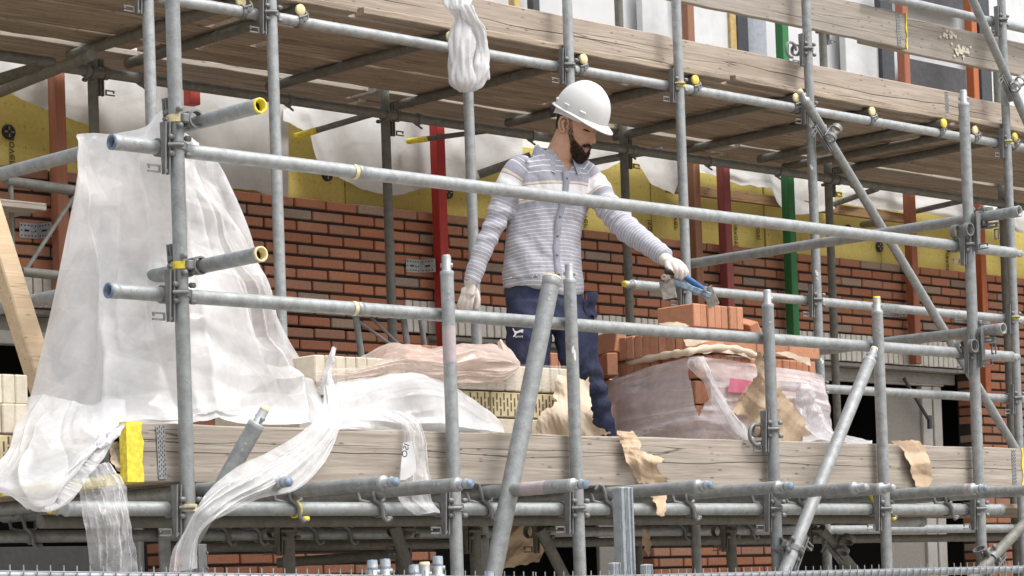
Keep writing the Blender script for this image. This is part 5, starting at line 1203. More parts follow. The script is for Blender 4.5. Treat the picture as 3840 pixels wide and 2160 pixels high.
# cream stack at the left edge
header_row(CB, 4.18, 4.60, .50, 2.212, .0495, "cream brick end in the left stack beside the plastic tent", "cream bricks at the left edge")
for k in range(3): CP.put((4.50 - .212 * k, .525, 2.11), 0, "cream slotted brick low in the left stack", "slotted cream bricks at the left edge")
for k in range(3): CB.put((4.565 - .05 * k, .62, 2.312), math.pi / 2 + .03, "cream brick laid on top of the left stack", "cream bricks on top at the left edge")
def inside(p, poly):
    x, y = p; c = False; j = len(poly) - 1
    for i in range(len(poly)):
        a, b = poly[i], poly[j]
        if (a[1] > y) != (b[1] > y) and x < (b[0] - a[0]) * (y - a[1]) / (b[1] - a[1]) + a[0]: c = not c
        j = i
    return c
# ================================================================== plastic sheets
TENT = film("milky_plastic_sheet", (.94, .94, .95), -1, .14, .36, .10, 6)
CLEAR = film("clear_plastic_wrap", (.84, .84, .86), -1, .12, .3, .15, 14); WRAP = film("stretch_wrap", (.84, .79, .81), -1, .14, .22, .12, 9); PINKF = film("rosy_plastic_film", (.82, .68, .61), -1, .2, .3, .12, 9); WHITEF = film("white_plastic_film", (.88, .88, .895), -1, .17, .3, .10, 7); BAGM = film("white_plastic_bag", (.80, .80, .81), 1.0, .22, .32, .2, 18)
OUTD = V((-.69, -.72, 0))
def interp_grid(rows, ni, nj):
    R = []
    for r in rows:
        pts = catmull([V(p) for p in r], 12); L = [0]
        for a, b in zip(pts, pts[1:]): L.append(L[-1] + (b - a).length)
        o = []; k = 0
        for j in range(nj + 1):
            t = L[-1] * j / nj
            while k < len(L) - 2 and L[k + 1] < t: k += 1
            o.append(pts[k].lerp(pts[k + 1], (t - L[k]) / max(1e-9, L[k + 1] - L[k])))
        R.append(o)
    G = [[None] * (nj + 1) for _ in range(ni + 1)]
    for j in range(nj + 1):
        col_ = catmull([r[j] for r in R], 14); n = len(col_) - 1
        for i in range(ni + 1):
            t = n * i / ni; k = min(int(t), n - 1); G[i][j] = col_[k].lerp(col_[k + 1], t - k)
    return G
def ridge(x): 
    f = x - math.floor(x); return 1 - abs(2 * f - 1)
def crease(p):
    d, _ = mnoise.voronoi(V(p)); return min(1.0, (d[1] - d[0]) * 1.4)
SH = {}
def facets(u, v, rg):                          # flat triangular facets meeting in straight creases
    i = np.floor(u).astype(int); j = np.floor(v).astype(int); fu = u - i; fv = v - j; i -= i.min(); j -= j.min()
    H = rg.uniform(-1, 1, (i.max() + 2, j.max() + 2)) * (rg.rand(i.max() + 2, j.max() + 2) < .75)
    a, b, c, d_ = H[i, j], H[i + 1, j], H[i, j + 1], H[i + 1, j + 1]
    return np.where(fu + fv < 1, a + (b - a) * fu + (c - a) * fv, d_ + (c - d_) * (1 - fu) + (b - d_) * (1 - fv))
def addfilm(mb, G, al=.8, k=.35):
    n0 = len(mb.v); mb.grid(G); a = (al(SH['s'], SH['t']) if callable(al) else al + 0 * SH['s']) + k * SH['al']; a = np.clip(a, 0, 1).ravel()
    for i, x in enumerate(a): mb.c[n0 + i] = (float(x), 0, 0)
def tri(x): return np.abs(2 * (x - np.floor(x)) - 1)
def sheet(G, amp_fold=.03, nf=9, amp_cr=.02, sc=6, seed=0, edge=1.0, dirv=None, tfun=None, horiz=False, ncrease=None, base_cut=0.0):
    """real film: a few long sharp creases on broad soft swells, plus flat crumple facets"""
    A = np.array([[tuple(p) for p in r] for r in G]); ni, nj = A.shape[:2]; rg = np.random.RandomState(seed + 100)
    t, s = np.meshgrid(np.linspace(0, 1, ni), np.linspace(0, 1, nj), indexing='ij')
    asp = np.linalg.norm(A[ni // 2, 0] - A[ni // 2, -1]) / max(1e-6, np.linalg.norm(A[0, nj // 2] - A[-1, nj // 2]))
    wx = .10 * np.sin(2.1 * s * 3.1 + 5 * t + seed) + .06 * np.sin(9 * s - 7 * t + 2 * seed); wy = .08 * np.sin(6 * t + 4 * s + seed * 1.7) + .05 * np.sin(11 * t - 6 * s)
    d = np.zeros_like(s); n = ncrease if ncrease is not None else int(nf * 3)
    for k in range(n):
        big = k < nf
        if horiz: c0 = rg.rand(); c1 = c0 + rg.uniform(-.25, .25); u0 = rg.uniform(-.1, .6); u1 = u0 + rg.uniform(.3, 1.0); U, W = s, t
        else: c0 = (k + rg.rand()) / nf if big else rg.rand(); c1 = c0 + rg.uniform(-.10, .10) + (c0 - .5) * .15; u0 = rg.uniform(-.2, .45); u1 = u0 + (rg.uniform(.5, 1.2) if big else rg.uniform(.15, .5)); U, W = t, s
        f = np.clip((U - u0) / (u1 - u0), 0, 1); x = W + wx * .35 - (c0 + (c1 - c0) * U)
        w_ = rg.uniform(.35, .9) / nf if big else rg.uniform(.12, .4) / nf; am = rg.uniform(.5, 1.0) * (1 if big else .4) * (1 if rg.rand() < .7 else -.8)
        side = rg.uniform(.35, 1.0); ww = np.where(x > 0, w_, w_ * side)
        d += amp_fold * am * np.exp(-np.abs(x) / ww) * np.sin(np.pi * f) ** .6 * (tfun(t) if tfun else (.35 + .65 * t))
    for k in range(8):
        th = rg.uniform(0, math.pi); fr = sc * (rg.uniform(.35, 1.3) if k < 5 else rg.uniform(1.5, 2.6)); q = (s * asp * math.cos(th) + t * math.sin(th)) if asp < 1 else (s * math.cos(th) + t / asp * math.sin(th))
        mask = np.clip((.5 if k < 5 else .05) + .9 * np.sin(3 * s * rg.uniform(.5, 2) * 3 + rg.uniform(0, 6)) * np.sin(3 * t * rg.uniform(.5, 2) * 3 + rg.uniform(0, 6)), 0, 1)
        d += amp_cr * rg.uniform(.3, 1) / (fr / sc) * .25 * (tri(q * fr + rg.rand() + wx * .35 + wy * .25) - .5) * mask
    for k in range(3):
        th = rg.uniform(0, math.pi); fr = sc * (.75, 1.5, 3.0)[k]; S_, T_ = (s * asp, t) if asp < 1 else (s, t / asp)
        U_ = (S_ * math.cos(th) + T_ * math.sin(th)) * fr + .25 * wx; V_ = (-S_ * math.sin(th) + T_ * math.cos(th)) * fr * .62 + .25 * wy
        d += amp_cr * (.85, .42, .17)[k] * facets(U_, V_, rg)
    d += amp_cr * .35 * np.sin(3 * s * 2.3 + seed) * np.sin(2.5 * t * 2 + 1.3 * seed)
    lp_ = np.zeros_like(d); lp_[1:-1, 1:-1] = np.abs(4 * d[1:-1, 1:-1] - d[:-2, 1:-1] - d[2:, 1:-1] - d[1:-1, :-2] - d[1:-1, 2:]); lp_ = lp_ / (np.percentile(lp_, 98.5) + 1e-9); SH['al'] = np.clip(lp_, 0, 1.2) ** 1.5; SH['s'] = s; SH['t'] = t
    if edge: d *= np.clip(np.minimum(s, 1 - s) * 9, 0, 1)
    gi = np.gradient(A, axis=0); gj = np.gradient(A, axis=1); N_ = np.cross(gj, gi); N_ /= np.maximum(1e-9, np.linalg.norm(N_, axis=2, keepdims=True))
    ref = np.array([-.69, -.72, .2]); sg = np.sign((N_ * ref).sum(2, keepdims=True)); N_ = N_ * np.where(sg == 0, 1, sg)
    A = A + N_ * d[..., None]
    return [[V(p) for p in r] for r in A]
def A3(l): return [at(*p) for p in l]
rows = [A3(r) for r in [
 [(332, 528, .56), (400, 510, .42), (452, 508, .32), (530, 470, .20), (606, 412, .12), (650, 470, .09), (740, 525, .12), (805, 592, .25)],
 [(300, 640, .64), (360, 640, .50), (430, 640, .34), (520, 640, .20), (600, 640, .14), (680, 640, .14), (780, 640, .2), (850, 665, .35)],
 [(255, 850, .75), (330, 850, .6), (420, 850, .42), (520, 850, .28), (620, 850, .2), (720, 850, .17), (830, 850, .25), (934, 860, .45)],
 [(205, 1100, .75), (300, 1100, .58), (410, 1100, .40), (520, 1100, .26), (640, 1100, .18), (760, 1100, .18), (900, 1100, .28), (1005, 1105, .5)],
 [(150, 1340, .70), (260, 1340, .52), (390, 1340, .34), (520, 1340, .2), (660, 1340, .14), (820, 1340, .16), (980, 1330, .26), (1120, 1335, .5)],
 [(100, 1540, .60), (220, 1550, .44), (370, 1560, .26), (520, 1560, .13), (680, 1560, .12), (860, 1540, .13), (1060, 1480, .22), (1240, 1440, .42)],
 [(60, 1640, .45), (190, 1640, .30), (340, 1625, .14), (500, 1606, .10), (680, 1606, .10), (880, 1606, .10), (1080, 1604, .14), (1290, 1600, .28)]]]
G = sheet(interp_grid(rows, 220, 280), .070, 9, .074, 5, 1, ncrease=30)
mb = MB(); addfilm(mb, G, lambda s, t: .91 - .42 * np.clip((s - .55) * 5, 0, 1) * np.clip((t - .15) * 3, 0, 1) * np.clip((1.0 - t) * 4, 0, 1) - .12 * np.clip((.12 - s) * 10, 0, 1), .30)
rows = [A3(r) for r in [
 [(112, 1500, .58), (225, 1500, .42), (345, 1500, .25), (470, 1500, .13)],
 [(62, 1600, .48), (185, 1610, .29), (320, 1600, .13), (470, 1592, .09)],
 [(25, 1710, .30), (130, 1720, .14), (250, 1715, .02), (350, 1670, .0), (470, 1590, .02)],
 [(-30, 1800, .20), (70, 1830, .05), (190, 1830, -.05), (280, 1760, -.04), (430, 1610, .0)],
 [(20, 1845, .12), (100, 1890, -.02), (190, 1895, -.07), (260, 1820, -.06), (400, 1645, .0)],
 [(80, 1880, .05), (120, 1915, -.02), (185, 1912, -.05), (250, 1850, -.05), (370, 1690, .01)]]]
addfilm(mb, sheet(interp_grid(rows, 110, 130), .040, 5, .026, 3.5, 4, edge=0, ncrease=20), .70, .3)
single("plastic_sheet", mb, TENT, "big milky plastic sheet draped like a tent over the left side rails", "plastic sheet", fixn=False)
rows = [A3(r) for r in [
 [(1130, 1440, .44), (1250, 1424, .31), (1400, 1404, .29), (1540, 1400, .28), (1640, 1424, .28), (1740, 1466, .29), (1830, 1530, .28), (1885, 1590, .26)],
 [(1130, 1540, .34), (1250, 1520, .22), (1400, 1500, .18), (1540, 1490, .17), (1640, 1505, .17), (1740, 1535, .18), (1830, 1570, .20), (1888, 1602, .22)],
 [(1120, 1612, .24), (1250, 1612, .14), (1400, 1612, .11), (1540, 1614, .11), (1640, 1616, .11), (1740, 1618, .12), (1820, 1620, .14), (1892, 1622, .18)]]]
mb = MB(); addfilm(mb, sheet(interp_grid(rows, 80, 180), .030, 5, .034, 5, 7, horiz=True), .88, .2)
rows = [A3(r) for r in [[(1245, 1302, .30), (1252, 1300, .30), (1262, 1304, .30)], [(1225, 1350, .32), (1245, 1350, .28), (1252, 1352, .30)], [(1190, 1410, .36), (1225, 1410, .28), (1245, 1412, .30)], [(1170, 1480, .40), (1225, 1480, .28), (1270, 1470, .30)]]]
addfilm(mb, sheet(interp_grid(rows, 30, 24), .012, 3, .01, 3, 11), .85, .2); 
rows = [A3(r) for r in [[(1545, 1392, .30), (1560, 1398, .29), (1575, 1404, .30)], [(1550, 1425, .28), (1600, 1425, .26), (1660, 1430, .28)], [(1560, 1450, .28), (1620, 1460, .24), (1690, 1460, .27)]]]
addfilm(mb, sheet(interp_grid(rows, 20, 24), .01, 2, .01, 3, 12), .85, .2)
single("plastic_sheet", mb, WHITEF, "low white plastic sheet heaped behind the toe board before the cream bricks", "plastic sheet", fixn=False)
def ribbon(L_, R_, mat, label, amp=.02, nf=5, cr=.015, sc=4, seed=0, n=(110, 40), mid=.03, cat="plastic strip", name="plastic_strip", al=.6, nc=None):
    rows = []
    for a, b in zip(L_, R_):
        m_ = ((a[0] + b[0]) / 2, (a[1] + b[1]) / 2, (a[2] + b[2]) / 2 - mid); rows.append(A3([a, m_, b]))
    mb = MB(); addfilm(mb, sheet(interp_grid(rows, *n), amp, nf, cr, sc, seed, edge=0, tfun=lambda t: 1, ncrease=nc), al, .5)
    return single(name, mb, mat, label, cat, fixn=False)
ribbon([(1222, 1450, .16), (1212, 1560, .06), (1130, 1640, -.03), (1000, 1715, -.20), (880, 1765, -.36), (800, 1820, -.42), (735, 1900, -.44), (690, 1980, -.40), (645, 2060, -.38), (632, 2150, -.38)],
       [(1265, 1450, .16), (1285, 1560, .06), (1255, 1660, -.04), (1205, 1750, -.22), (1110, 1838, -.34), (960, 1880, -.39), (830, 1950, -.45), (765, 2000, -.40), (748, 2070, -.38), (744, 2130, -.38)],
       WHITEF, "long twisted white plastic strip trailing diagonally over the toe board to the lower left", .024, 9, .014, 4, 21, (190, 80), al=.44, nc=46)
ribbon([(278, 1760, -.04), (298, 1850, -.06), (312, 1960, -.08), (330, 2060, -.08), (338, 2170, -.08)], [(418, 1725, -.03), (455, 1810, -.06), (488, 1920, -.08), (508, 2040, -.08), (516, 2170, -.08)], CLEAR, "crinkled clear plastic strip hanging straight down at the lower left", .022, 6, .026, 4, 31, (160, 80), al=.34, nc=30)
ribbon([(1405, 1560, .10), (1500, 1600, .04), (1512, 1660, .02), (1502, 1750, .01), (1492, 1830, .0), (1508, 1890, -.01), (1560, 1925, -.01)], [(1520, 1545, .10), (1560, 1590, .04), (1588, 1670, .02), (1600, 1770, .01), (1604, 1840, .0), (1635, 1890, -.01), (1648, 1925, -.01)], CLEAR, "short crinkled clear wrap hanging over the middle of the toe board", .012, 7, .018, 5, 41, (150, 70), mid=.015, al=.42, nc=40)
cl_ = [o for o in COL.objects if o.get('label', '').startswith("short crinkled")][0]
m = MB(); SH['s'] = np.zeros((13, 9)); SH['t'] = SH['s']; SH['al'] = SH['s']; addfilm(m, interp_grid([A3([(1512, 1660, -.012), (1545, 1655, -.03)]), A3([(1504, 1740, -.016), (1560, 1760, -.03)]), A3([(1500, 1800, -.015), (1520, 1800, -.02)])], 12, 8), .97); part("printed_panel", m, WHITEF, cl_)
letter_part("ISO", .034, at(1521, 1690, -.045), cols(V((-.30, 0, -.95)), V((-.95, 0, .30)), V((0, -1, 0))), plain("black_print", (.02, .02, .02), .6), cl_, name="printed_lettering")
# rosy film on the middle stack
rows = [A3(r) for r in [
 [(1185, 1375, .62), (1290, 1345, .62), (1400, 1316, .62), (1490, 1302, .62), (1600, 1318, .60), (1720, 1306, .58), (1800, 1296, .56), (1870, 1300, .54), (1935, 1340, .5)],
 [(1180, 1392, .42), (1290, 1366, .40), (1400, 1346, .36), (1490, 1335, .34), (1600, 1345, .32), (1720, 1338, .32), (1800, 1330, .32), (1880, 1332, .32), (1950, 1358, .34)],
 [(1190, 1412, .32), (1290, 1392, .30), (1400, 1380, .28), (1490, 1375, .27), (1600, 1388, .26), (1720, 1385, .25), (1800, 1378, .25), (1890, 1372, .26), (1950, 1372, .30)],
 [(1215, 1442, .31), (1290, 1420, .30), (1400, 1408, .29), (1490, 1402, .285), (1600, 1422, .28), (1720, 1430, .275), (1815, 1430, .275), (1900, 1400, .28), (1945, 1380, .30)]]]
mb = MB(); addfilm(mb, sheet(interp_grid(rows, 90, 220), .036, 7, .034, 6, 51, horiz=True, ncrease=46), lambda s, t: .34 + .36 * np.clip((s - .2) * 2.5, 0, 1) - .25 * np.clip((t - .75) * 4, 0, 1), .5)
rows = [A3(r) for r in [[(1866, 1282, .40), (1878, 1276, .40), (1890, 1284, .40)], [(1868, 1310, .40), (1890, 1310, .36), (1915, 1318, .40)], [(1880, 1345, .38), (1915, 1350, .32), (1950, 1360, .36)]]]
addfilm(mb, sheet(interp_grid(rows, 24, 20), .012, 3, .012, 3, 52), .7, .3)
single("plastic_film", mb, PINKF, "rosy translucent film bunched on top of the cream brick stack", "plastic film", fixn=False)
rows = [A3(r) for r in [[(1185, 1385, .312), (1500, 1372, .306), (1800, 1366, .306), (2132, 1372, .306)], [(1185, 1425, .31), (1500, 1415, .304), (1800, 1412, .304), (2134, 1415, .304)], [(1185, 1470, .312), (1500, 1462, .306), (1800, 1460, .306), (2134, 1460, .306)]]]
def streaks(name, col, alpha, fz=55, fz2=14):
    m = N(name); n1 = m.noise(1, 4, .6, scale=(.8, .8, fz), rnd=False); n2 = m.noise(1, 5, .6, scale=(2, 2, fz2), rnd=False); m.set(col, .18, 0, .5); m.bump(m.math('ADD', n1, n2), .2, .01)
    tr = m.n('ShaderNodeBsdfTransparent'); mx = m.n('ShaderNodeMixShader'); m.l(m.math('ADD', m.ramp(n1, [(.38, alpha * .55), (.72, min(1, alpha * 1.9))]), m.ramp(n2, [(.5, 0.0), (.8, .3)])), mx.inputs[0]); m.l(tr.outputs[0], mx.inputs[1]); m.l(m.b.outputs[0], mx.inputs[2]); m.l(mx.outputs[0], m.out.inputs[0]); return m.mat
mb = MB(); mb.grid(sheet(interp_grid(rows, 24, 120), .002, 3, .004, 5, 61)); single("stretch_wrap", mb, streaks("clear_stretch_film", (.80, .76, .72), .30), "clear stretch wrap pulled round the top layer of cream bricks", "plastic film", fixn=False)
# wrap round the orange stack
def W3(l): return [V(p) for p in l]
zA, zB_, zC = at(2285, 1432, .86)[2], at(2602, 1336, .35)[2], at(3040, 1402, .36)[2]
rows = []
for k, t in enumerate((0, .12, .3, .5, .75, 1)):
    b = .05 * math.sin(t * 3) ; zl = lambda z: z + (2.064 - z) * t
    rows.append(W3([(7.745 - b * .4, .90, zl(zA)), (7.742 - b * .5, .72, zl(zA * .6 + zB_ * .4)), (7.745 - b * .4, .52, zl(zA * .25 + zB_ * .75)), (7.75, .37, zl(zB_)), (7.82, .352, zl(zB_ - .004)), (8.0, .35 - b * .3, zl(zB_ * .75 + zC * .25)), (8.3, .352 - b * .4, zl(zB_ * .4 + zC * .6)), (8.56 + b * .3, .36 - b * .3, zl(zC)), (8.60 + b * 1.6, .42, zl(zC)), (8.60 + b * 2.0, .62, zl(zC))]))
mb = MB(); addfilm(mb, sheet(interp_grid(rows, 100, 260), .020, 7, .022, 7, 71, horiz=True, ncrease=40), .62, .4)
tear = [(2588, 1352), (2628, 1356), (2664, 1425), (2668, 1490), (2640, 1520), (2622, 1560), (2604, 1520), (2596, 1450), (2578, 1400)]; vv = [proj(v) for v in mb.v]
kp = [i for i, f in enumerate(mb.f) if not inside((sum(vv[q][0] for q in f) / 4, sum(vv[q][1] for q in f) / 4), tear)]
mb.f = [mb.f[i] for i in kp]; mb.m = [mb.m[i] for i in kp]; mb.sm = [mb.sm[i] for i in kp]
wr = single("plastic_wrap", mb, WRAP, "thin clear wrap stretched round the lower half of the orange brick stack", "plastic film", fixn=False)
m = MB(); m.grid(interp_grid([A3([(2738, 1418, .325), (2790, 1424, .325), (2830, 1432, .325)]), A3([(2730, 1470, .325), (2790, 1474, .325), (2800, 1476, .325)])], 6, 6)); part("printed_label", m, plain("pink_label", (.62, .17, .26), .5), wr)
ribbon([(2585, 1340, .33), (2580, 1380, .33), (2640, 1440, .33), (2670, 1520, .32), (2710, 1600, .30), (2760, 1648, .26)], [(2640, 1338, .33), (2665, 1380, .32), (2690, 1440, .31), (2735, 1520, .30), (2790, 1590, .28), (2830, 1650, .24)], CLEAR, "bright twisted fold of wrap running down the front of the orange stack", .012, 6, .012, 4, 81, (110, 44), mid=.03, al=.45, nc=34)
ribbon([(2985, 1440, .33), (2990, 1500, .30), (3010, 1580, .28), (3060, 1640, .2)], [(3055, 1440, .40), (3082, 1500, .38), (3075, 1560, .36), (3150, 1640, .3)], CLEAR, "crumpled clear wrap bulging at the right end of the orange stack", .018, 6, .026, 5, 85, (100, 60), mid=.05, al=.45, nc=34)
ribbon([(3010, 1628, .30), (3090, 1622, .28), (3180, 1632, .26), (3265, 1650, .24)], [(3010, 1662, .18), (3090, 1664, .16), (3180, 1668, .15), (3275, 1672, .15)], WHITEF, "flat white plastic remnant lying behind the toe board right of the orange stack", .012, 3, .014, 4, 88, (70, 24), mid=.0)
# bag knotted to the upper toe board
mb = MB()
def bagrow(c, a, t_=0): return c
YBG = YA - .16
def lobe(pts, rx, ry, seed):
    cs = catmull([at(p[0], p[1], YBG + p[2]) for p in pts], 8); rr = catmull([V((a, b, 0)) for a, b in zip(rx, ry)], 8); G = []
    for i, (c, r) in enumerate(zip(cs, rr)):
        row_ = []
        for k in range(61):
            th = 2 * math.pi * k / 60; n_ = UU * math.cos(th) + TT * math.sin(th); f = 1 + .12 * ridge(k / 60 * 7 + .25 * math.sin(i * .12 + seed)) - .06 + .42 * (crease((math.cos(th) * 2, math.sin(th) * 2, i * .07 + seed)) - .35)
            row_.append(c + UU * math.cos(th) * r[0] * f + TT * math.sin(th) * r[1] * f)
        G.append(row_)
    mb.grid(G)
lobe([(1718, -20, .02), (1722, 35, 0), (1735, 70, 0), (1730, 140, .0), (1728, 230, 0), (1732, 310, 0), (1742, 345, .0)], [.058, .050, .036, .056, .054, .056, .022], [.03, .025, .02, .03, .034, .034, .01], 1)
lobe([(1738, 20, -.03), (1765, 70, -.035), (1788, 130, -.02), (1795, 200, -.01), (1790, 260, -.01), (1775, 320, .0), (1765, 342, .0)], [.036, .038, .044, .042, .054, .044, .016], [.02, .022, .026, .03, .036, .03, .01], 2)
lobe([(1805, 180, .02), (1815, 230, .02), (1825, 290, .02), (1828, 300, .02)], [.008, .014, .016, .006], [.008, .012, .012, .006], 3)
single("plastic_bag", mb, BAGM, "white plastic bag knotted round the upper toe board and hanging down", "plastic bag", fixn=False)
# ================================================================== brown paper
KR = N("brown_kraft_paper"); n1 = KR.noise(14, 5, .65); n2 = KR.noise(60, 4, .6)
KR.set(KR.mix(KR.ramp(n1, [(.35, 0.0), (.7, 1.0)]), (.47, .345, .235), (.57, .44, .315)), .8, 0, .2); KR.bump(KR.math('ADD', n1, KR.math('MULTIPLY', n2, .4)), .12, .004); KRAFT = KR.mat
KRP = N("pale_kraft_paper"); n1 = KRP.noise(12, 5, .65); n2 = KRP.noise(60, 4, .6); KRP.set(KRP.mix(KRP.ramp(KRP.noise(22, 4, .6), [(.62, 0.0), (.75, .6)]), KRP.mix(KRP.ramp(n1, [(.35, 0.0), (.7, 1.0)]), (.62, .50, .38), (.72, .61, .48)), (.35, .25, .17)), .8, 0, .2); KRP.bump(KRP.math('ADD', n1, n2), .12, .004); KRAFTP = KRP.mat
def pcr(x, y, seed):
    rg = random.Random(seed * 7 + 1); c = 0; c2 = 0
    for k in range(5):
        th = rg.uniform(0, 3.14); f = rg.uniform(.7, 1.6); q = x * math.cos(th) + y * math.sin(th) + .12 * math.sin(3 * x + 2 * y + k); v = q * f + rg.random(); c += (abs(2 * (v - math.floor(v)) - 1) - .5) * .6 / f
        v = q * f * 3.1 + rg.random(); c2 += (abs(2 * (v - math.floor(v)) - 1) - .5) * .4
    return c, c2 * .35
def paper(poly, Yf, mat, label, step=5.0, cr=.014, seed=0, rag=5, name="kraft_paper", bend=None, more=()):
    mb = MB()
    for P_ in (poly,) + tuple(more):
        bmh = bmesh.new(); pts = []
        n = len(P_)
        for i in range(n):                    # ragged outline
            a, b = P_[i], P_[(i + 1) % n]; L = math.hypot(b[0] - a[0], b[1] - a[1]); k = max(1, int(L / 9))
            for q in range(k):
                t = q / k; r_ = rag if 0 < q else 0; pts.append((a[0] + (b[0] - a[0]) * t + random.uniform(-r_, r_), a[1] + (b[1] - a[1]) * t + random.uniform(-r_, r_)))
        x0 = min(p[0] for p in pts); x1 = max(p[0] for p in pts); y0 = min(p[1] for p in pts); y1 = max(p[1] for p in pts)
        from mathutils.geometry import delaunay_2d_cdt
        vs = [V((p[0], p[1])) for p in pts]; m0 = len(vs)
        y = y0
        while y < y1:
            x = x0
            while x < x1:
                q = (x + random.uniform(-2, 2), y + random.uniform(-2, 2))
                if inside(q, pts) and min((q[0] - p[0]) ** 2 + (q[1] - p[1]) ** 2 for p in pts) > 12: vs.append(V(q))
                x += step
            y += step
        ov, oe, of, *_ = delaunay_2d_cdt(vs, [], [list(range(m0))], 1, 1e-4)
        out = []
        for p in ov:
            c, c2 = pcr(p[0] / 100, p[1] / 100, seed)
            yy = Yf(p[0], p[1]) if callable(Yf) else Yf
            out.append(at(p[0], p[1], yy - cr * (c + .45 * c2)) )
        mb.add(out, [tuple(f) for f in of], 0, False)
    return single(name, mb, mat, label, "paper", fixn=False)
paper([(2733, 1553), (2780, 1480), (2815, 1440), (2840, 1405), (2830, 1336), (2852, 1318), (2880, 1370), (2905, 1425), (2957, 1500), (3015, 1575), (3052, 1640), (3048, 1662), (2900, 1662), (2830, 1640), (2800, 1552)], lambda x, y: .30 - .10 * g(x - 2905, 90), KRAFT, "big torn brown paper sheet leaning on the orange stack behind an upright", 6, .02, 1)
paper([(2088, 1410), (2150, 1408), (2196, 1428), (2208, 1412), (2216, 1500), (2224, 1590), (2292, 1626), (2225, 1640), (2010, 1636), (2012, 1580), (2030, 1545), (2075, 1520), (2090, 1505), (2075, 1480), (2080, 1440)], lambda x, y: .27 - .05 * g(y - 1560, 60), KRAFTP, "pale torn paper standing before the cream bricks between two uprights", 6, .016, 2)
paper([(2313, 1616), (2378, 1620), (2405, 1664), (2398, 1688), (2438, 1703), (2492, 1723), (2463, 1748), (2472, 1768), (2512, 1798), (2472, 1810), (2398, 1813), (2380, 1788), (2373, 1758), (2348, 1733), (2343, 1708), (2333, 1673)], lambda x, y: .018 - .03 * g(y - 1730, 40), KRAFT, "crumpled brown paper hanging over the toe board right of the navy trouser leg", 5, .022, 3, more=([(2440, 1800), (2500, 1800), (2508, 1850), (2496, 1880), (2492, 1935), (2466, 1932), (2460, 1890), (2436, 1850)],))
paper([(3340, 1654), (3400, 1650), (3440, 1652), (3470, 1675), (3490, 1730), (3498, 1790), (3490, 1815), (3462, 1838), (3438, 1826), (3420, 1780), (3408, 1730), (3392, 1694), (3362, 1668)], lambda x, y: .022 - .015 * g(y - 1750, 60), KRAFT, "brown paper tongue hanging over the toe board near the right end", 6, .010, 4)
paper([(1890, 1975), (2000, 1968), (2015, 1985), (2042, 2065), (2022, 2108), (1960, 2118), (1884, 2136), (1878, 2050)], 1.15, KRAFT, "brown paper sheet hanging in the dark under the deck", 7, .02, 5)
paper([(2405, 1990), (2425, 1985), (2445, 2040), (2430, 2090), (2415, 2060)], 1.3, KRAFT, "narrow brown paper scrap hanging under the deck behind the aluminium beam", 5, .01, 6)
paper([(408, 1672), (440, 1655), (482, 1690), (484, 1772), (440, 1766), (415, 1730)], .10, KRAFTP, "crumpled paper stuffed behind the yellow board end", 6, .03, 7)
rp_ = MB()
pts = [at(*p) for p in ((2312, 1372, .88), (2400, 1352, .70), (2500, 1332, .52), (2568, 1322, .385), (2660, 1306, .37), (2760, 1310, .37), (2832, 1334, .37))]
rp_.path(catmull(pts, 8), [.016 + .003 * math.sin(i * 1.3) for i in range(49)], 10); single("paper_roll", rp_, KRAFTP, "pale rolled paper edge squeezed between layers of the orange stack", "paper")
paper([(2562, 1274), (2610, 1268), (2672, 1274), (2600, 1298), (2572, 1298)], .37, KRAFTP, "small pale paper corner at the orange stack's front below the guard rail", 5, .006, 8, 2)
paper([(2620, 1316), (2700, 1300), (2760, 1305), (2836, 1344), (2830, 1352), (2770, 1330), (2690, 1318), (2640, 1328)], .362, KRAFTP, "curling pale paper strip over the third brick layer", 5, .008, 9, 2)
paper([(2905, 1322), (2960, 1318), (3000, 1336), (3036, 1342), (3042, 1372), (2990, 1352), (2940, 1334)], .355, KRAFTP, "folded pale paper strip at the right end of the orange stack", 5, .008, 10, 2)
paper([(2470, 1212), (2540, 1206), (2590, 1222), (2560, 1232), (2500, 1226)], .385, KRAFTP, "thin pale paper peeping out under the short top brick row", 5, .004, 11, 2)
# ================================================================== other small things
tb = MB(); a = at(-60, 740, .95); b = at(190, 1540, .75); d = (b - a).normalized(); fy = V((0, -1, 0)); fy = (fy - d * fy.dot(d)).normalized(); fx = d.cross(fy)
tb.box((a + b) / 2, ((b - a).length, .078, .075), Matrix((d, fx, fy)).transposed(), 0, .005); single("timber_beam", tb, wood("fresh_pine", (.62, .48, .32), (.50, .35, .21), 0, .3, .15, .1), "raw pine beam leaning beside the left of the plastic tent", "beam")
def bars(name, label, cat, segs, mat, group=None):
    root = None; rt = thing(name, label, cat, segs[0][1], group)
    for nm, p, q, r in segs: m = MB(); m.tube(p, q, r, 10); part(nm, m, mat, rt)
    return rt
y = 2.3
bars("trestle", "light steel trestle frame showing behind the rosy film and toe of the red post", "trestle", [("leg", at(1334, 1185, y), at(1368, 1420, y), .016), ("top_rail", at(1320, 1178, y), at(1560, 1172, y), .014), ("leg", at(1512, 1180, y), at(1540, 1400, y), .016), ("leg", at(1575, 1180, y + .1), at(1608, 1400, y + .1), .014), ("brace", at(1345, 1205, y), at(1490, 1310, y), .008), ("brace", at(1392, 1192, y), at(1510, 1305, y), .008)], GALV)
m = MB(); a = at(1330, 1165, y); b = at(1600, 1172, y); m.box((a + b) / 2, ((b - a).length, .2, .028), None, 0, .003); single("trestle_plank", m, WD, "short plank lying on the trestle behind the lower guard rail", "board")
y = 2.1
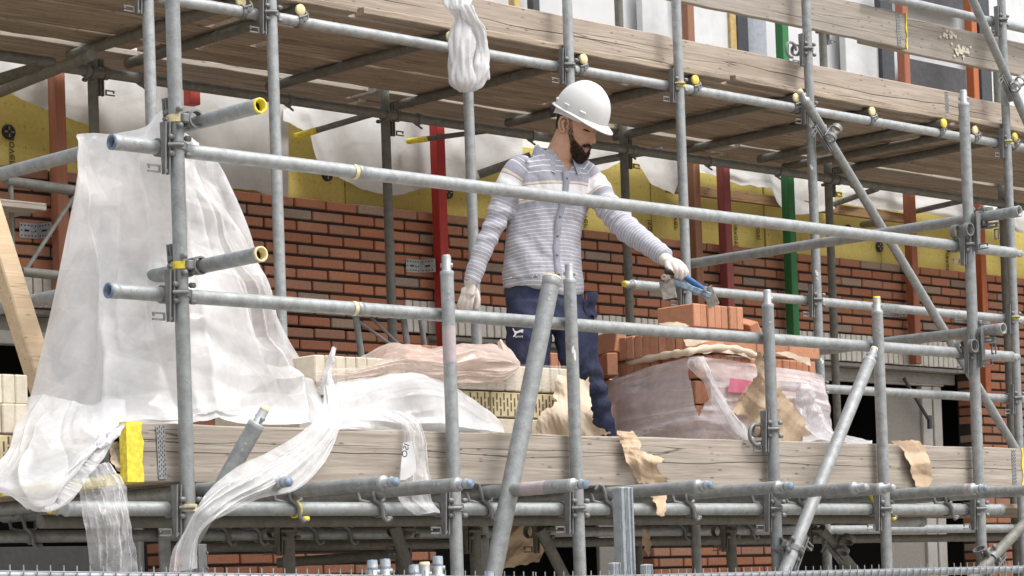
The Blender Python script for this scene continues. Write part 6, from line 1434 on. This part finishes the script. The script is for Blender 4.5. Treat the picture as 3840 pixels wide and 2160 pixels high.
bars("trestle", "light steel trestle frame at the left edge beside the brown red post", "trestle", [("top_rail", at(22, 678, y), at(300, 718, y), .022), ("leg", at(40, 690, y), at(48, 960, y), .011), ("lower_rail", at(80, 1018, y), at(330, 1045, y), .020), ("brace", at(288, 722, y), at(92, 1022, y), .009), ("leg", at(292, 715, y + .02), at(312, 1050, y + .02), .012)], GALVD)
m = MB(); a = at(-120, 752, 2.0); b = at(168, 776, 2.0); m.box((a + b) / 2, ((b - a).length, .03, .03), Matrix.Rotation(-.0, 3, 'Z'), 0, .003); m.box((a + b) / 2 + V((-.02, .12, -.002)), ((b - a).length, .2, .028), None, 0, .003); single("trestle_plank", m, WB, "short grey plank end resting on the trestle at the left edge", "board")
# wall hooks and loose tube ends below the deck
for (p, q, r, mt, lb, ye) in (((1108, 512, 3.40), (1440, 415, 2.9), .016, CAST, "grey wall hook bar with yellow tip in front of the curling membrane", 1), ((1528, 530, 3.40), (1850, 488, 2.9), .014, CASTD, "dark wall hook bar with yellow tip passing behind the bright red post", 1), ((1795, 655, 3.1), (1990, 585, 2.9), .024, GALVD, "dark tube end poking out left of the worker's shoulder", 0), ((3306, 834, 3.0), (3235, 842, 3.4), .022, GALVD, "short open tube end pointing out near the long diagonal", 0), ((3130, 765, 3.40), (3290, 708, 2.9), .018, CAST, "grey wall hook bar right of the green post", 0), ((3432, 793, 3.40), (3660, 742, 2.9), .018, CAST, "grey wall hook bar right of the rust brown post", 0), ((2050, 640, 3.2), (2480, 560, 2.95), .02, GALVD, "dark wall tie tube behind the worker's head", 0)):
    a, b = at(*p), at(*q); m = MB(); m.tube(a, b, r, 12); o = single("tie_bar", m, mt, lb, "wall tie", "wall ties under the upper deck")
    if ye: m = MB(); m.tube(a, a + (b - a) * .25, r + .002, 12); part("yellow_tip", m, YEL, o)
# aluminium beam and short profiles standing in front
ALU = galv("brushed_aluminium", (.42, .46, .49), .1, .5, rough=.42)
def alub(px0, px1, ptop, y, label):
    a = at(px0, ptop, y); b = at(px1, ptop, y); w_ = b[0] - a[0]; f_ = w_ * .60; x0 = a[0] + w_ * .40; xc = x0 + f_ / 2; m = MB(); m.box((xc, y + w_ * .2, a[2] / 2), (f_ * .96, w_ * .38, a[2]), None, 0, .004)
    for k in (.10, .90): m.box((x0 + f_ * k, y - .001, a[2] / 2), (f_ * .14, .008, a[2] - .002), None, 0, .002)
    for k in (.40, .50, .60): m.box((x0 + f_ * k, y - .0005, a[2] / 2), (.0025, .003, a[2] - .004), None, 0)
    return single("aluminium_beam", m, ALU, label, "beam")
alub(2292, 2372, 1826, -.45, "tall grooved aluminium beam standing in front of the deck bearers"); alub(2276, 2326, 2110, -.55, "short aluminium profile end left of the tall grooved beam"); alub(2398, 2446, 2116, -.55, "short aluminium profile end right of the tall grooved beam")
for i, (px, pt, tone, lb) in enumerate(((1396, 2100, 'spigotb', "blue spigot end, leftmost of the upright tube ends above the fence"), (1444, 2096, 'spigotb', "blue spigot end, second from the left above the fence"), (1552, 2118, 'spigotb', "low bluish spigot end in the middle of the row above the fence"), (1592, 2108, 'spigotp', "cream tipped spigot end beside the tallest one above the fence"), (1641, 2086, 'spigotb', "tallest spigot end of the row above the fence"), (1836, 2144, 'spigotb', "blue spigot end touching the foot of the leaning grey tube"))):
    a = at(px, pt, -.75); tube('S%d' % i, (a[0] + .002, -.75, 0), (a[0], -.75, a[2] - .062), lb, e1=tone, mat=GALV, group="tube ends standing behind the fence")
m = MB(); a = at(758, 2040, -.05); m.box((a[0], -.05, 1.0), (.035, .006, a[2] * 2 - 2.0 if False else 2 * (a[2] - 1.0)), None, 0, .002)
for i in range(8): m.lathe((a[0] + .017, -.05, a[2] - .03 - i * .05), (0, 1, 0), [(-.003, 0), (-.003, .006), (.003, .006), (.003, 0)], 8)
single("steel_strip", m, CAST, "flat grey steel strip with bumped edge below the trailing plastic strip", "strip")
# wire fence along the bottom edge
FW = galv("fence_wire", (.33, .35, .37), .2, .4); 
def fence(p0, p1, label):
    d = p1 - p0; L = math.hypot(d[0], d[1]); rt = thing("wire_fence", label, "fence", (p0[0], p0[1], 0), "fence panels at the bottom edge"); m = MB(); m.tube(p0 - V((0, 0, .016)), p1 - V((0, 0, .016)), .0135, 14); part("top_tube", m, FW, rt)
    m = MB(); n = int(L / .0385)
    for i in range(n + 1):
        p = p0 + d * (i / n); m.tube((p[0], p[1] - .016, .15), (p[0], p[1] - .016, p[2] + .0125), .0019, 6)
    for k in range(9): m.tube(p0 + V((0, -.0195, -.004 - k * .18)), p1 + V((0, -.0195, -.004 - k * .18)), .0019, 6)
    part("wire_mesh", m, FW, rt)
    for p in (p0, p1): m = MB(); m.tube((p[0], p[1], .0), (p[0], p[1], p[2] - .03), .016, 12); part("fence_post", m, FW, rt)
fence(at(-80, 2136, -1.3), at(1985, 2160, -1.28), "galvanised mesh fence panel along the left half of the bottom edge"); fence(at(1995, 2161, -1.3), at(3920, 2117, -1.3), "galvanised mesh fence panel along the right half of the bottom edge")
